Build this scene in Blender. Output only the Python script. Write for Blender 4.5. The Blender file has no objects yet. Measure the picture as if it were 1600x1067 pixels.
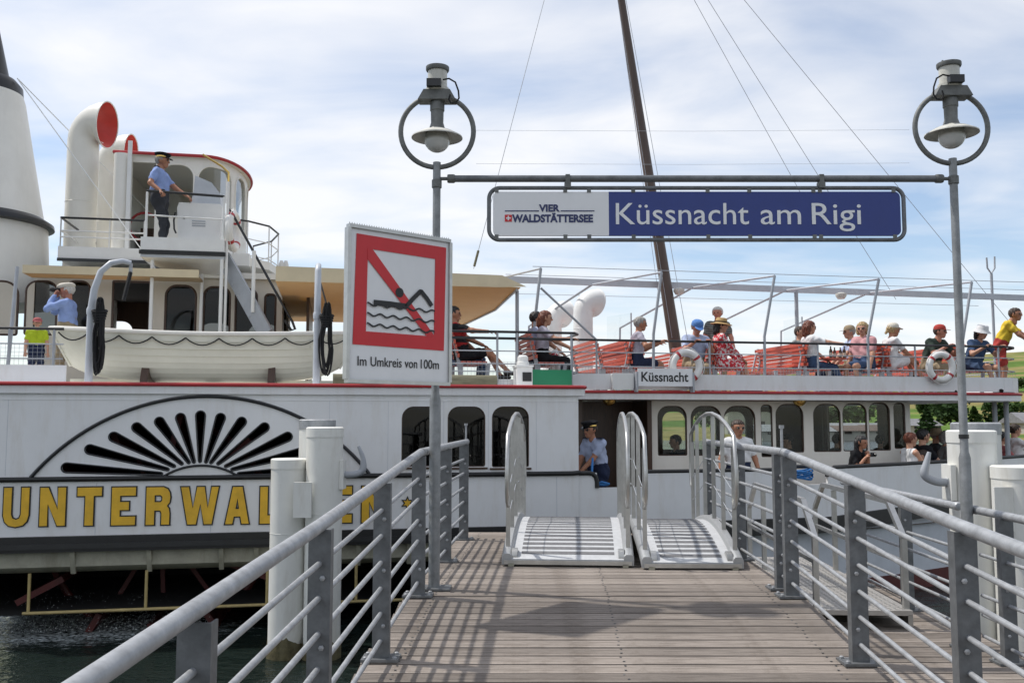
import bpy, bmesh, math, random
import numpy as np
from mathutils import Vector, Matrix
random.seed(7)
R = math.radians
sc = bpy.context.scene
# ------------------------------------------------------------------ camera
F = 1450.0                      # focal length in pixels of a 1600 px wide frame
TH = math.atan(121.5 / F)       # camera pitch
CZ = 2.8                        # camera height above the water
cd = bpy.data.cameras.new('camera'); cam = bpy.data.objects.new('camera', cd)
sc.collection.objects.link(cam); sc.camera = cam
cd.sensor_width = 36; cd.lens = F / 1600 * 36; cd.clip_start = .05; cd.clip_end = 6000
cam.location = (0, 0, CZ); cam.rotation_euler = (math.pi / 2 + TH, 0, 0)
# ------------------------------------------------------------------ sky
SUN = Vector((-.57, .17, 1)).normalized()
w = bpy.data.worlds.new('World'); sc.world = w; w.use_nodes = True
nt = w.node_tree; nt.nodes.clear()
def wn(t, **k):
    n = nt.nodes.new(t)
    for a, b in k.items(): setattr(n, a, b)
    return n
sky = wn('ShaderNodeTexSky', sky_type='NISHITA', sun_disc=False)
sky.sun_elevation = math.asin(SUN.z); sky.sun_rotation = math.atan2(SUN.x, SUN.y)
sky.air_density = 1.0; sky.dust_density = .6; sky.ozone_density = 2.0
bg = wn('ShaderNodeBackground'); out = wn('ShaderNodeOutputWorld')
bg.inputs['Strength'].default_value = .15
tc = wn('ShaderNodeTexCoord'); sep = wn('ShaderNodeSeparateXYZ')
nt.links.new(tc.outputs['Generated'], sep.inputs[0])
def wm(op, a, b=None, c=None):
    n = wn('ShaderNodeMath', operation=op)
    for i, v in enumerate((a, b, c)):
        if v is None: continue
        if hasattr(v, 'links'): nt.links.new(v, n.inputs[i])
        else: n.inputs[i].default_value = v
    return n.outputs[0]
zc_ = wm('ADD', wm('MAXIMUM', sep.outputs[2], 0.0), .12)
comb = wn('ShaderNodeCombineXYZ')
nt.links.new(wm('DIVIDE', sep.outputs[0], zc_), comb.inputs[0]); nt.links.new(wm('DIVIDE', sep.outputs[1], zc_), comb.inputs[1])
def wnoise(scale, det, rough, dist=0.0, sx=1, sy=1, off=(0, 0, 0)):
    m = wn('ShaderNodeMapping'); m.inputs['Scale'].default_value = (sx, sy, 1); m.inputs['Location'].default_value = off
    nt.links.new(comb.outputs[0], m.inputs[0])
    n = wn('ShaderNodeTexNoise'); n.inputs['Scale'].default_value = scale; n.inputs['Detail'].default_value = det
    n.inputs['Roughness'].default_value = rough; n.inputs['Distortion'].default_value = dist
    nt.links.new(m.outputs[0], n.inputs['Vector']); return n.outputs[0]
big = wnoise(.55, 4, .55, .3, 1, 1.5, (3.1, 1.7, 0)); fine = wnoise(1.7, 7, .54, .4, .8, 1.3, (8.2, .4, 0))
mixv = wm('ADD', wm('MULTIPLY', big, .62), wm('MULTIPLY', fine, .38))
ramp = wn('ShaderNodeValToRGB'); nt.links.new(mixv, ramp.inputs[0])
ramp.color_ramp.elements[0].position = .37; ramp.color_ramp.elements[0].color = (0, 0, 0, 1)
ramp.color_ramp.elements[1].position = .60; ramp.color_ramp.elements[1].color = (1, 1, 1, 1)
cm = wn('ShaderNodeMix', data_type='RGBA')
nt.links.new(wm('ADD', wm('MULTIPLY', ramp.outputs[0], .80), .11), cm.inputs[0]); nt.links.new(sky.outputs[0], cm.inputs[6])
cm.inputs[7].default_value = (6.5, 6.5, 6.6, 1)
nt.links.new(cm.outputs[2], bg.inputs[0]); nt.links.new(bg.outputs[0], out.inputs[0])
# ------------------------------------------------------------------ sun
sl = bpy.data.lights.new('sun', 'SUN'); sl.energy = 3.4; sl.angle = R(1.0); sl.color = (1, .955, .89)
so = bpy.data.objects.new('sun', sl); sc.collection.objects.link(so)
so.rotation_euler = SUN.to_track_quat('Z', 'Y').to_euler()
vs = sc.view_settings; vs.view_transform = 'Standard'; vs.look = 'None'; vs.exposure = 0.08; vs.gamma = 1.0; vs.use_curve_mapping = False
sc.cycles.max_bounces = 8; sc.cycles.transparent_max_bounces = 12
sc.cycles.caustics_reflective = False; sc.cycles.caustics_refractive = False
# ------------------------------------------------------------------ where a picture ray meets the place
st, ct = math.sin(TH), math.cos(TH)
def ray(px, py):
    u = 533.5 - py
    return Vector((px - 800, F * ct - u * st, F * st + u * ct))
def at_y(px, py, y):
    r = ray(px, py); return Vector((0, 0, CZ)) + r * (y / r.y)
def at_z(px, py, z):
    r = ray(px, py); return Vector((0, 0, CZ)) + r * ((z - CZ) / r.z)
SA = R(11); SO = Vector((0, 13.3, 0))
ES = Vector((math.cos(SA), math.sin(SA), 0)); ET = Vector((-math.sin(SA), math.cos(SA), 0))
SHIPM = Matrix.Translation(SO) @ Matrix.Rotation(SA, 4, 'Z')
def q(px, py, t):
    """ship coordinates (along, inboard, up) of the ray's point on the plane t metres inboard of the paddle box side"""
    r = ray(px, py); b = SO + ET * t
    det = r.x * (-ES.y) + ES.x * r.y
    k = (b.x * (-ES.y) + ES.x * b.y) / det
    s = (r.x * b.y - r.y * b.x) / -det
    p = Vector((0, 0, CZ)) + r * k
    s = (Vector((p.x, p.y, 0)) - SO).dot(ES)
    return Vector((s, t, p.z))
def S(s, t, z): return SHIPM @ Vector((s, t, z))
# ------------------------------------------------------------------ objects
C = sc.collection
def tag(o, label=None, cat=None, group=None, kind=None):
    if label: o['label'] = label
    if cat: o['category'] = cat
    if group: o['group'] = group
    if kind: o['kind'] = kind
    return o
def empty(name, loc=(0, 0, 0), rz=0, label=None, cat=None, group=None, M=None):
    o = bpy.data.objects.new(name, None); C.objects.link(o); o.empty_display_size = .2
    if M is not None: o.matrix_world = M
    else: o.location = loc; o.rotation_euler = (0, 0, rz)
    return tag(o, label, cat, group)
class MB:
    def __init__(s): s.v = []; s.f = []
    def add(s, vs, fs):
        n = len(s.v); s.v += [tuple(v) for v in vs]; s.f += [tuple(i + n for i in f) for f in fs]; return s
    def box(s, a, b, M=None):
        (x0, y0, z0), (x1, y1, z1) = a, b
        vs = [Vector(p) for p in ((x0,y0,z0),(x1,y0,z0),(x1,y1,z0),(x0,y1,z0),(x0,y0,z1),(x1,y0,z1),(x1,y1,z1),(x0,y1,z1))]
        if M: vs = [M @ v for v in vs]
        return s.add(vs, [(0,3,2,1),(4,5,6,7),(0,1,5,4),(1,2,6,5),(2,3,7,6),(3,0,4,7)])
    def bar(s, p, q_, w, h=None, up=(0, 0, 1)):
        p, q_ = Vector(p), Vector(q_); h = h or w; d = (q_ - p).normalized(); u = Vector(up)
        if abs(d.dot(u)) > .98: u = Vector((0, 1, 0)) if abs(d.y) < .9 else Vector((1, 0, 0))
        x = d.cross(u).normalized() * (w / 2); z = x.normalized().cross(d) * (h / 2)
        vs = [p - x - z, p + x - z, p + x + z, p - x + z, q_ - x - z, q_ + x - z, q_ + x + z, q_ - x + z]
        return s.add(vs, [(0,1,2,3),(7,6,5,4),(0,4,5,1),(1,5,6,2),(2,6,7,3),(3,7,4,0)])
    def tube(s, pts, r, n=10, closed=False, caps=True):
        pts = [Vector(p) for p in pts]; m = len(pts); rs = r if hasattr(r, '__len__') else [r] * m
        base = len(s.v); prev = None
        for i, p in enumerate(pts):
            if closed: d = pts[(i + 1) % m] - pts[i - 1]
            else: d = pts[min(i + 1, m - 1)] - pts[max(i - 1, 0)]
            d.normalize()
            if prev is None:
                a = Vector((0, 0, 1)) if abs(d.z) < .9 else Vector((1, 0, 0)); x = d.cross(a).normalized()
            else: x = (prev - d * prev.dot(d)).normalized()
            prev = x; y = d.cross(x)
            for k in range(n):
                an = 2 * math.pi * k / n; s.v.append(tuple(p + (x * math.cos(an) + y * math.sin(an)) * rs[i]))
        for i in range(m if closed else m - 1):
            for k in range(n):
                a = base + i * n + k; b = base + i * n + (k + 1) % n; j = (i + 1) % m
                s.f.append((a, b, base + j * n + (k + 1) % n, base + j * n + k))
        if caps and not closed:
            s.f.append(tuple(base + k for k in reversed(range(n)))); s.f.append(tuple(base + (m - 1) * n + k for k in range(n)))
        return s
    def lathe(s, prof, n=24, M=None, caps=True):
        base = len(s.v)
        for r, z in prof:
            for k in range(n):
                a = 2 * math.pi * k / n; v = Vector((r * math.cos(a), r * math.sin(a), z)); s.v.append(tuple(M @ v if M else v))
        for i in range(len(prof) - 1):
            for k in range(n):
                a = base + i * n; s.f.append((a + k, a + (k + 1) % n, a + n + (k + 1) % n, a + n + k))
        if caps:
            s.f.append(tuple(base + k for k in reversed(range(n)))); s.f.append(tuple(base + (len(prof) - 1) * n + k for k in range(n)))
        return s
    def prism(s, poly, h0, h1, fn=None):
        """poly of (a,b) pairs, thickness h0..h1 along the third axis; fn maps (a,b,h) to a point"""
        fn = fn or (lambda a, b, h: (a, b, h)); n = len(poly)
        return s.add([fn(a, b, h0) for a, b in poly] + [fn(a, b, h1) for a, b in poly],
                     [tuple(reversed(range(n))), tuple(range(n, 2 * n))] + [(i, (i + 1) % n, n + (i + 1) % n, n + i) for i in range(n)])
    def mesh(s, name, smooth=None):
        me = bpy.data.meshes.new(name); me.from_pydata(s.v, [], s.f); me.update()
        bm = bmesh.new(); bm.from_mesh(me); bmesh.ops.recalc_face_normals(bm, faces=bm.faces); bm.to_mesh(me); bm.free()
        if smooth: shade(me, smooth)
        return me
    def build(s, name, mat, parent=None, smooth=40, M=None):
        return link(name, s.mesh(name, smooth), mat, parent, M)
def shade(me, deg):
    me.polygons.foreach_set('use_smooth', [True] * len(me.polygons))
    me.set_sharp_from_angle(angle=R(deg))
def link(name, me, mat, parent=None, M=None):
    if mat is not None and not me.materials: me.materials.append(MT[mat] if isinstance(mat, str) else mat)
    o = bpy.data.objects.new(name, me); C.objects.link(o)
    if parent is not None: o.parent = parent
    if M is not None: o.matrix_world = M
    return o
def copy_tree(o, parent=None):
    c = o.copy(); C.objects.link(c); c.parent = parent
    for ch in list(o.children): copy_tree(ch, c)
    return c
def curve_mesh(name, splines, thick, fn=None, bevel=0):
    """filled flat shape with holes (2D splines), given thickness, then mapped by fn(a, b, h)"""
    cu = bpy.data.curves.new(name, 'CURVE'); cu.dimensions = '2D'; cu.fill_mode = 'BOTH'; cu.extrude = thick / 2
    for pts in splines:
        sp = cu.splines.new('POLY'); sp.points.add(len(pts) - 1); sp.use_cyclic_u = True
        for p, (a, b) in zip(sp.points, pts): p.co = (a, b, 0, 1)
    return from_curve(name, cu, fn)
def from_curve(name, cu, fn=None):
    o = bpy.data.objects.new(name, cu); C.objects.link(o)
    dg = bpy.context.evaluated_depsgraph_get(); me = bpy.data.meshes.new_from_object(o.evaluated_get(dg))
    bpy.data.objects.remove(o); bpy.data.curves.remove(cu); me.name = name
    if fn:
        for v in me.vertices: v.co = fn(*v.co)
        bm = bmesh.new(); bm.from_mesh(me); bmesh.ops.recalc_face_normals(bm, faces=bm.faces); bm.to_mesh(me); bm.free()
    return me
def text_mesh(name, body, size, thick=.004, fn=None, align='LEFT', bold=0.0, shear=0.0, width=None):
    cu = bpy.data.curves.new(name, 'FONT'); cu.body = body; cu.size = size; cu.extrude = thick / 2; cu.align_x = align
    cu.offset = bold; cu.shear = shear; cu.resolution_u = 4
    me = from_curve(name, cu)
    if width:
        xs = [v.co.x for v in me.vertices]; x0, x1 = min(xs), max(xs)
        for v in me.vertices: v.co.x = (v.co.x - x0) / (x1 - x0) * width
    if fn:
        for v in me.vertices: v.co = fn(*v.co)
        bm = bmesh.new(); bm.from_mesh(me); bmesh.ops.recalc_face_normals(bm, faces=bm.faces); bm.to_mesh(me); bm.free()
    return me
def rrect(x0, x1, y0, y1, r, n=7, top=None):
    """rounded rectangle; top = corner radius of the upper corners"""
    rt = top if top is not None else r; pts = []
    for cx, cy, rr, a0 in ((x1 - r, y0 + r, r, -90), (x1 - rt, y1 - rt, rt, 0), (x0 + rt, y1 - rt, rt, 90), (x0 + r, y0 + r, r, 180)):
        for k in range(n + 1):
            a = R(a0 + 90 * k / n); pts.append((cx + rr * math.cos(a), cy + rr * math.sin(a)))
    return pts
def arc(c, r, a0, a1, n, fn=None):
    return [(c[0] + r * math.cos(R(a0 + (a1 - a0) * k / n)), c[1] + r * math.sin(R(a0 + (a1 - a0) * k / n))) for k in range(n + 1)]
# ------------------------------------------------------------------ materials
MT = {}
def mat(name, col, rough=.55, metal=0, var=.12, vs=2.5, bump=0, bs=40, spec=.5, stain=None, stain_amt=.0, stretch=None, coat=0, rand=0):
    m = bpy.data.materials.new(name); m.use_nodes = True; n = m.node_tree; N = n.nodes; L = n.links
    b = N['Principled BSDF']; b.inputs['Roughness'].default_value = rough; b.inputs['Metallic'].default_value = metal
    b.inputs['Specular IOR Level'].default_value = spec; b.inputs['Coat Weight'].default_value = coat
    tcn = N.new('ShaderNodeTexCoord'); mp = N.new('ShaderNodeMapping'); L.new(tcn.outputs['Object'], mp.inputs[0])
    if stretch: mp.inputs['Scale'].default_value = stretch
    no = N.new('ShaderNodeTexNoise'); no.inputs['Scale'].default_value = vs; no.inputs['Detail'].default_value = 7; no.inputs['Roughness'].default_value = .65
    L.new(mp.outputs[0], no.inputs['Vector'])
    mr = N.new('ShaderNodeMapRange'); mr.inputs[1].default_value = .3; mr.inputs[2].default_value = .7; mr.inputs[3].default_value = 1 - var; mr.inputs[4].default_value = 1 + var
    L.new(no.outputs[0], mr.inputs[0])
    mx = N.new('ShaderNodeMix'); mx.data_type = 'RGBA'; mx.blend_type = 'MULTIPLY'; mx.inputs[0].default_value = 1
    mx.inputs[6].default_value = (*col, 1); L.new(mr.outputs[0], mx.inputs[7]); last = mx.outputs[2]
    if rand:
        oi = N.new('ShaderNodeObjectInfo'); r2 = N.new('ShaderNodeMapRange'); r2.inputs[3].default_value = 1 - rand; r2.inputs[4].default_value = 1 + rand
        L.new(oi.outputs['Random'], r2.inputs[0]); m3 = N.new('ShaderNodeMix'); m3.data_type = 'RGBA'; m3.blend_type = 'MULTIPLY'; m3.inputs[0].default_value = 1
        L.new(last, m3.inputs[6]); L.new(r2.outputs[0], m3.inputs[7]); last = m3.outputs[2]
    if stain:
        n2 = N.new('ShaderNodeTexNoise'); n2.inputs['Scale'].default_value = 1.7; n2.inputs['Detail'].default_value = 8; n2.inputs['Roughness'].default_value = .7
        mp2 = N.new('ShaderNodeMapping'); mp2.inputs['Scale'].default_value = (2.2, 2.2, .5); L.new(tcn.outputs['Object'], mp2.inputs[0]); L.new(mp2.outputs[0], n2.inputs['Vector'])
        m2 = N.new('ShaderNodeMapRange'); m2.inputs[1].default_value = .5; m2.inputs[2].default_value = .75; m2.inputs[4].default_value = stain_amt
        L.new(n2.outputs[0], m2.inputs[0]); x2 = N.new('ShaderNodeMix'); x2.data_type = 'RGBA'; L.new(m2.outputs[0], x2.inputs[0])
        L.new(last, x2.inputs[6]); x2.inputs[7].default_value = (*stain, 1); last = x2.outputs[2]
    L.new(last, b.inputs['Base Color'])
    if bump:
        nb = N.new('ShaderNodeTexNoise'); nb.inputs['Scale'].default_value = bs; nb.inputs['Detail'].default_value = 5
        L.new(mp.outputs[0], nb.inputs['Vector']); bp = N.new('ShaderNodeBump'); bp.inputs['Strength'].default_value = bump; bp.inputs['Distance'].default_value = .01
        L.new(nb.outputs[0], bp.inputs['Height']); L.new(bp.outputs[0], b.inputs['Normal'])
    MT[name] = m; return m
mat('ship_white', (.76, .765, .77), .33, var=.05, vs=1.1, stain=(.50, .44, .35), stain_amt=.36, bump=.16, bs=2.2)
mat('cream_white', (.78, .76, .70), .4, var=.04, vs=2, stain=(.5, .44, .34), stain_amt=.18)
mat('white_paint', (.78, .78, .76), .42, var=.05, vs=3, stain=(.5, .46, .4), stain_amt=.12)
mat('pile_white', (.74, .74, .70), .5, var=.06, vs=2, stain=(.40, .35, .26), stain_amt=.45, bump=.06, bs=12)
mat('red_paint', (.42, .03, .035), .42, var=.12, vs=5)
mat('cowl_red', (.52, .045, .03), .5, var=.1, vs=3)
mat('black_paint', (.014, .015, .017), .35, var=.3, vs=4)
mat('black_rubber', (.012, .012, .012), .5, var=.3, vs=10, bump=.1, bs=60)
mat('gold_paint', (.76, .45, .03), .48, var=.12, vs=6, stain=(.45, .25, .03), stain_amt=.4)
mat('grey_paint', (.36, .38, .41), .45, var=.1, vs=4)
mat('light_grey', (.5, .53, .57), .42, var=.08, vs=4)
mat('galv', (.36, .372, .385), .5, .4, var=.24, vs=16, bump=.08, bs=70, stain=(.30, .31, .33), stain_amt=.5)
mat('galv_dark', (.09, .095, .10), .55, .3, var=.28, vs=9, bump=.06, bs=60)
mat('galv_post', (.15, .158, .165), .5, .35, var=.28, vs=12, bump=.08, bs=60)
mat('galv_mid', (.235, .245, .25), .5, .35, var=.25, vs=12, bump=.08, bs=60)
mat('alu', (.47, .47, .455), .36, .85, var=.12, vs=10)
mat('alu_white', (.39, .40, .405), .45, .35, var=.08, vs=6)
mat('tread_grey', (.15, .15, .155), .7, 0, var=.2, vs=25, bump=.3, bs=160)
mat('tread_white', (.50, .51, .52), .55, 0, var=.1, vs=20)
mat('bronze_mast', (.085, .055, .042), .45, 0, var=.2, vs=3, stretch=(6, 6, .6))
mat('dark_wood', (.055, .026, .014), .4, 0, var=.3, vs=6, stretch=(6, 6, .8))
mat('beige_wall', (.56, .51, .43), .5, 0, var=.05, vs=2)
mat('canvas_cream', (.66, .56, .38), .8, 0, var=.07, vs=3, bump=.12, bs=8)
mat('boat_cream', (.70, .68, .57), .4, 0, var=.04, vs=3, stain=(.5, .47, .36), stain_amt=.2)
mat('beam_beige', (.34, .33, .26), .6, 0, var=.25, vs=3, stain=(.13, .12, .08), stain_amt=.6)
mat('pipe_yellow', (.42, .33, .14), .55, 0, var=.2, vs=6)
mat('bench_red', (.52, .10, .06), .5, 0, var=.14, vs=8, rand=.12)
mat('brass', (.70, .48, .15), .25, 1, var=.1, vs=8)
mat('green_board', (.01, .19, .085), .5, 0, var=.08, vs=3)
mat('rope_blue', (.03, .16, .42), .8, 0, var=.3, vs=30)
mat('rope_black', (.012, .012, .013), .85, 0, var=.3, vs=40, bump=.4, bs=120)
mat('sign_white', (.80, .81, .82), .4, 0, var=.03, vs=5, stain=(.5, .5, .48), stain_amt=.12)
mat('sign_blue', (.015, .037, .215), .35, 0, var=.06, vs=5, stain=(.06, .08, .2), stain_amt=.06)
mat('sign_red', (.60, .022, .03), .4, 0, var=.05, vs=5)
mat('sign_black', (.012, .012, .014), .45, 0, var=.1, vs=5)
mat('sign_navy', (.02, .03, .12), .4, 0, var=.05, vs=5)
mat('lamp_iron', (.16, .165, .16), .6, .25, var=.3, vs=14, bump=.12, bs=50, stain=(.2, .2, .17), stain_amt=.4)
mat('shade_white', (.62, .61, .55), .5, 0, var=.12, vs=12, stain=(.25, .24, .19), stain_amt=.6)
mat('globe', (.72, .72, .70), .25, 0, var=.04, vs=6)
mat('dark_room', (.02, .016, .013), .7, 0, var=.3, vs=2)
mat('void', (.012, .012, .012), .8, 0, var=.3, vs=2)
mat('paddle_red', (.075, .01, .008), .6, 0, var=.3, vs=4)
mat('algae', (.10, .085, .04), .9, 0, var=.5, vs=14, bump=.6, bs=40, stain=(.2, .18, .11), stain_amt=.8)
mat('timber_green', (.15, .14, .09), .85, 0, var=.3, vs=5, stretch=(1, 6, 6), bump=.3, bs=20)
mat('ring_white', (.80, .79, .76), .55, 0, var=.05, vs=6, stain=(.5, .47, .4), stain_amt=.2)
mat('foam_glass', (.75, .8, .8), .1, 0, var=.02)
mat('chequer', (.46, .44, .41), .45, .5, var=.12, vs=8)
def glass(name, tint, gl=1.0):
    m = bpy.data.materials.new(name); m.use_nodes = True; n = m.node_tree; N = n.nodes; N.clear()
    o = N.new('ShaderNodeOutputMaterial'); mx = N.new('ShaderNodeMixShader'); t = N.new('ShaderNodeBsdfTransparent'); g = N.new('ShaderNodeBsdfGlossy')
    fr = N.new('ShaderNodeFresnel'); fr.inputs[0].default_value = 1.5
    t.inputs[0].default_value = (*tint, 1); g.inputs['Roughness'].default_value = .02
    mu = N.new('ShaderNodeMath'); mu.operation = 'MULTIPLY'; mu.inputs[1].default_value = gl
    n.links.new(fr.outputs[0], mu.inputs[0]); n.links.new(mu.outputs[0], mx.inputs[0])
    n.links.new(t.outputs[0], mx.inputs[1]); n.links.new(g.outputs[0], mx.inputs[2]); n.links.new(mx.outputs[0], o.inputs[0]); MT[name] = m
glass('pane', (.88, .91, .90), .5); glass('pane_dark', (.36, .36, .35), .7); glass('clear_screen', (.93, .96, .96), 1.2)
# ================================================================== the setting: water, shore, hill
def water_mat():
    m = bpy.data.materials.new('lake_water'); m.use_nodes = True; n = m.node_tree; N = n.nodes; L = n.links; b = N['Principled BSDF']
    b.inputs['Roughness'].default_value = .07; b.inputs['IOR'].default_value = 1.33
    tcn = N.new('ShaderNodeTexCoord')
    def noise(scale, sx, sy, det=4, rot=0):
        mp = N.new('ShaderNodeMapping'); mp.inputs['Scale'].default_value = (sx, sy, 1); mp.inputs['Rotation'].default_value = (0, 0, rot); L.new(tcn.outputs['Object'], mp.inputs[0])
        no = N.new('ShaderNodeTexNoise'); no.inputs['Scale'].default_value = scale; no.inputs['Detail'].default_value = det; no.inputs['Roughness'].default_value = .6
        L.new(mp.outputs[0], no.inputs['Vector']); return no.outputs[0]
    a = noise(1.4, 1, 1.6, 4, .3); c = noise(6, 1, 1.5, 4, -.2)
    ad = N.new('ShaderNodeMath'); ad.operation = 'MULTIPLY_ADD'; ad.inputs[1].default_value = .35; L.new(c, ad.inputs[0]); L.new(a, ad.inputs[2])
    bp = N.new('ShaderNodeBump'); bp.inputs['Strength'].default_value = .55; bp.inputs['Distance'].default_value = .16; L.new(ad.outputs[0], bp.inputs['Height']); L.new(bp.outputs[0], b.inputs['Normal'])
    # foam churned up by the paddle wheel: an irregular patch with its own shape
    sx = N.new('ShaderNodeSeparateXYZ'); L.new(tcn.outputs['Object'], sx.inputs[0])
    def mth(op, x, y):
        k = N.new('ShaderNodeMath'); k.operation = op
        for i, v in enumerate((x, y)):
            if hasattr(v, 'links'): L.new(v, k.inputs[i])
            else: k.inputs[i].default_value = v
        return k.outputs[0]
    dx = mth('DIVIDE', mth('ADD', sx.outputs[0], 6.4), 3.0); dy = mth('DIVIDE', mth('ADD', sx.outputs[1], -12.9), 1.3)
    dist = mth('SQRT', mth('ADD', mth('MULTIPLY', dx, dx), mth('MULTIPLY', dy, dy)), 0)
    fo = noise(3.5, 1, 2, 9); msk = mth('SUBTRACT', mth('ADD', mth('MULTIPLY', fo, 1.5), .12), dist)
    mr = N.new('ShaderNodeMapRange'); mr.inputs[1].default_value = -.05; mr.inputs[2].default_value = .35; L.new(msk, mr.inputs[0])
    fine = noise(16, 1, 1.6, 9); mr2 = N.new('ShaderNodeMapRange'); mr2.inputs[1].default_value = .42; mr2.inputs[2].default_value = .62; L.new(fine, mr2.inputs[0])
    k = mth('MULTIPLY', mr.outputs[0], mr2.outputs[0])
    mx = N.new('ShaderNodeMix'); mx.data_type = 'RGBA'; L.new(k, mx.inputs[0]); mx.inputs[6].default_value = (.010, .017, .015, 1); mx.inputs[7].default_value = (.55, .6, .6, 1)
    L.new(mx.outputs[2], b.inputs['Base Color'])
    ro = N.new('ShaderNodeMapRange'); ro.inputs[3].default_value = .07; ro.inputs[4].default_value = .7; L.new(k, ro.inputs[0]); L.new(ro.outputs[0], b.inputs['Roughness'])
    MT['water'] = m
water_mat()
tag(MB().add([(-2500, -300, 0), (2500, -300, 0), (2500, 4000, 0), (-2500, 4000, 0)], [(0, 1, 2, 3)]).build('lake', 'water', smooth=None), 'dark green lake water around the pier', 'water', kind='structure')
def field_mat():
    m = bpy.data.materials.new('meadow'); m.use_nodes = True; n = m.node_tree; N = n.nodes; L = n.links; b = N['Principled BSDF']; b.inputs['Roughness'].default_value = .9
    b.inputs['Specular IOR Level'].default_value = .1
    tcn = N.new('ShaderNodeTexCoord'); mp = N.new('ShaderNodeMapping'); mp.inputs['Scale'].default_value = (.004, .016, .0); L.new(tcn.outputs['Object'], mp.inputs[0])
    vo = N.new('ShaderNodeTexNoise'); vo.inputs['Scale'].default_value = 1.3; vo.inputs['Detail'].default_value = 3; L.new(mp.outputs[0], vo.inputs['Vector'])
    cr = N.new('ShaderNodeValToRGB'); L.new(vo.outputs[0], cr.inputs[0]); e = cr.color_ramp; e.interpolation = 'LINEAR'
    e.elements[0].position = .38; e.elements[0].color = (.075, .135, .022, 1); e.elements[1].position = .66; e.elements[1].color = (.085, .155, .028, 1)
    for p, c in ((.47, (.10, .165, .03)), (.5, (.22, .19, .07)), (.56, (.25, .21, .08)), (.585, (.095, .16, .03))):
        k = e.elements.new(p); k.color = (*c, 1)
    n2 = N.new('ShaderNodeTexNoise'); n2.inputs['Scale'].default_value = .25; n2.inputs['Detail'].default_value = 8; L.new(tcn.outputs['Object'], n2.inputs['Vector'])
    mr = N.new('ShaderNodeMapRange'); mr.inputs[1].default_value = .3; mr.inputs[2].default_value = .7; mr.inputs[3].default_value = .75; mr.inputs[4].default_value = 1.2; L.new(n2.outputs[0], mr.inputs[0])
    mx = N.new('ShaderNodeMix'); mx.data_type = 'RGBA'; mx.blend_type = 'MULTIPLY'; mx.inputs[0].default_value = 1; L.new(cr.outputs[0], mx.inputs[6]); L.new(mr.outputs[0], mx.inputs[7]); L.new(mx.outputs[2], b.inputs['Base Color'])
    MT['meadow'] = m
field_mat()
def hz(x, y):
    k = max(0, min(1, (y - 112) / 25)); base = -.6 + 1.1 * k
    u = max(0, (y - 185) / 400); g = min(1.2, max(.0, (x - 40) / 250))
    top = 11 + 33 * g ** .7 + 4 * math.sin(x * .011 + .5)
    e = 1 - (1 - min(u, 1)) ** 1.7 if u < 1 else 1 + .15 * (u - 1)
    return base + top * e + .8 * math.sin(x * .05) * math.sin(y * .03) * min(u * 3, 1)
g = MB(); NX, NY = 90, 60
xs = [-500 + 1500 * i / NX for i in range(NX + 1)]; ys = [108 + 900 * (j / NY) ** 1.8 for j in range(NY + 1)]
g.add([(x, y, hz(x, y)) for y in ys for x in xs], [(j * (NX + 1) + i, j * (NX + 1) + i + 1, (j + 1) * (NX + 1) + i + 1, (j + 1) * (NX + 1) + i) for j in range(NY) for i in range(NX)])
tag(g.build('hill', 'meadow', smooth=60), 'green and hay-yellow meadow hillside across the bay', 'hill', kind='structure')
# trees on the far shore
mat('leaf_dark', (.028, .055, .016), .8, var=.5, vs=.9, spec=.15)
mat('leaf_mid', (.045, .085, .02), .8, var=.45, vs=.9, spec=.15)
mat('bark', (.06, .045, .03), .9, var=.3, vs=3)
def crown_mesh(name, kind, seed, nl=900):
    rg = random.Random(seed); m = MB()
    lobes = [(rg.gauss(0, .22), rg.gauss(0, .22), rg.uniform(.35, .85), rg.uniform(.16, .3)) for _ in range(11)]
    for _ in range(nl):
        if kind == 'cone':
            h = rg.random() ** 1.3; z = .12 + .88 * h; rr = .27 * (1 - h) ** .85 * (1 + .25 * math.sin(h * 40)) * (rg.random() ** .35); a = rg.random() * 6.283
            p = Vector((rr * math.cos(a), rr * math.sin(a), z)); sz = .035
        else:
            l = rg.choice(lobes); d = Vector((rg.gauss(0, 1), rg.gauss(0, 1), rg.gauss(0, .85))).normalized() * l[3] * rg.random() ** .3
            p = Vector((l[0], l[1], l[2])) + d; sz = .045
        n = Vector((rg.gauss(0, 1), rg.gauss(0, 1), rg.gauss(.5, 1))).normalized(); a = n.orthogonal().normalized() * sz * rg.uniform(.6, 1.4); b = n.cross(a)
        m.add([p - a - b * .6, p + a - b * .5, p + a * .7 + b, p - a * .8 + b * .8], [(0, 1, 2, 3)])
    return m.mesh(name)
CROWN = [crown_mesh('crown', k, i) for i, k in enumerate(('round', 'round', 'cone', 'cone', 'round'))]
TRUNK = MB().tube([(0, 0, -.05), (.01, 0, .2), (-.01, .01, .5)], [.03, .022, .012], 7).mesh('trunk')
TREEWORD = ['broad round-crowned tree', 'spreading leafy tree', 'dark conical conifer', 'slim pointed conifer', 'low bushy tree']
def tree(px, y, h, k, label, wide=1.0, mt='leaf_dark'):
    x = (px - 800) / F * y; o = empty('tree', (x, y, hz(x, y) - .1), random.random() * 6, label, 'tree', 'trees on the far shore')
    o.scale = (h * wide, h * wide, h)
    link('trunk', TRUNK, 'bark', o); me = CROWN[k]
    c = link('crown', me, None, o)
    if not me.materials: me.materials.append(MT[mt])
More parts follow.
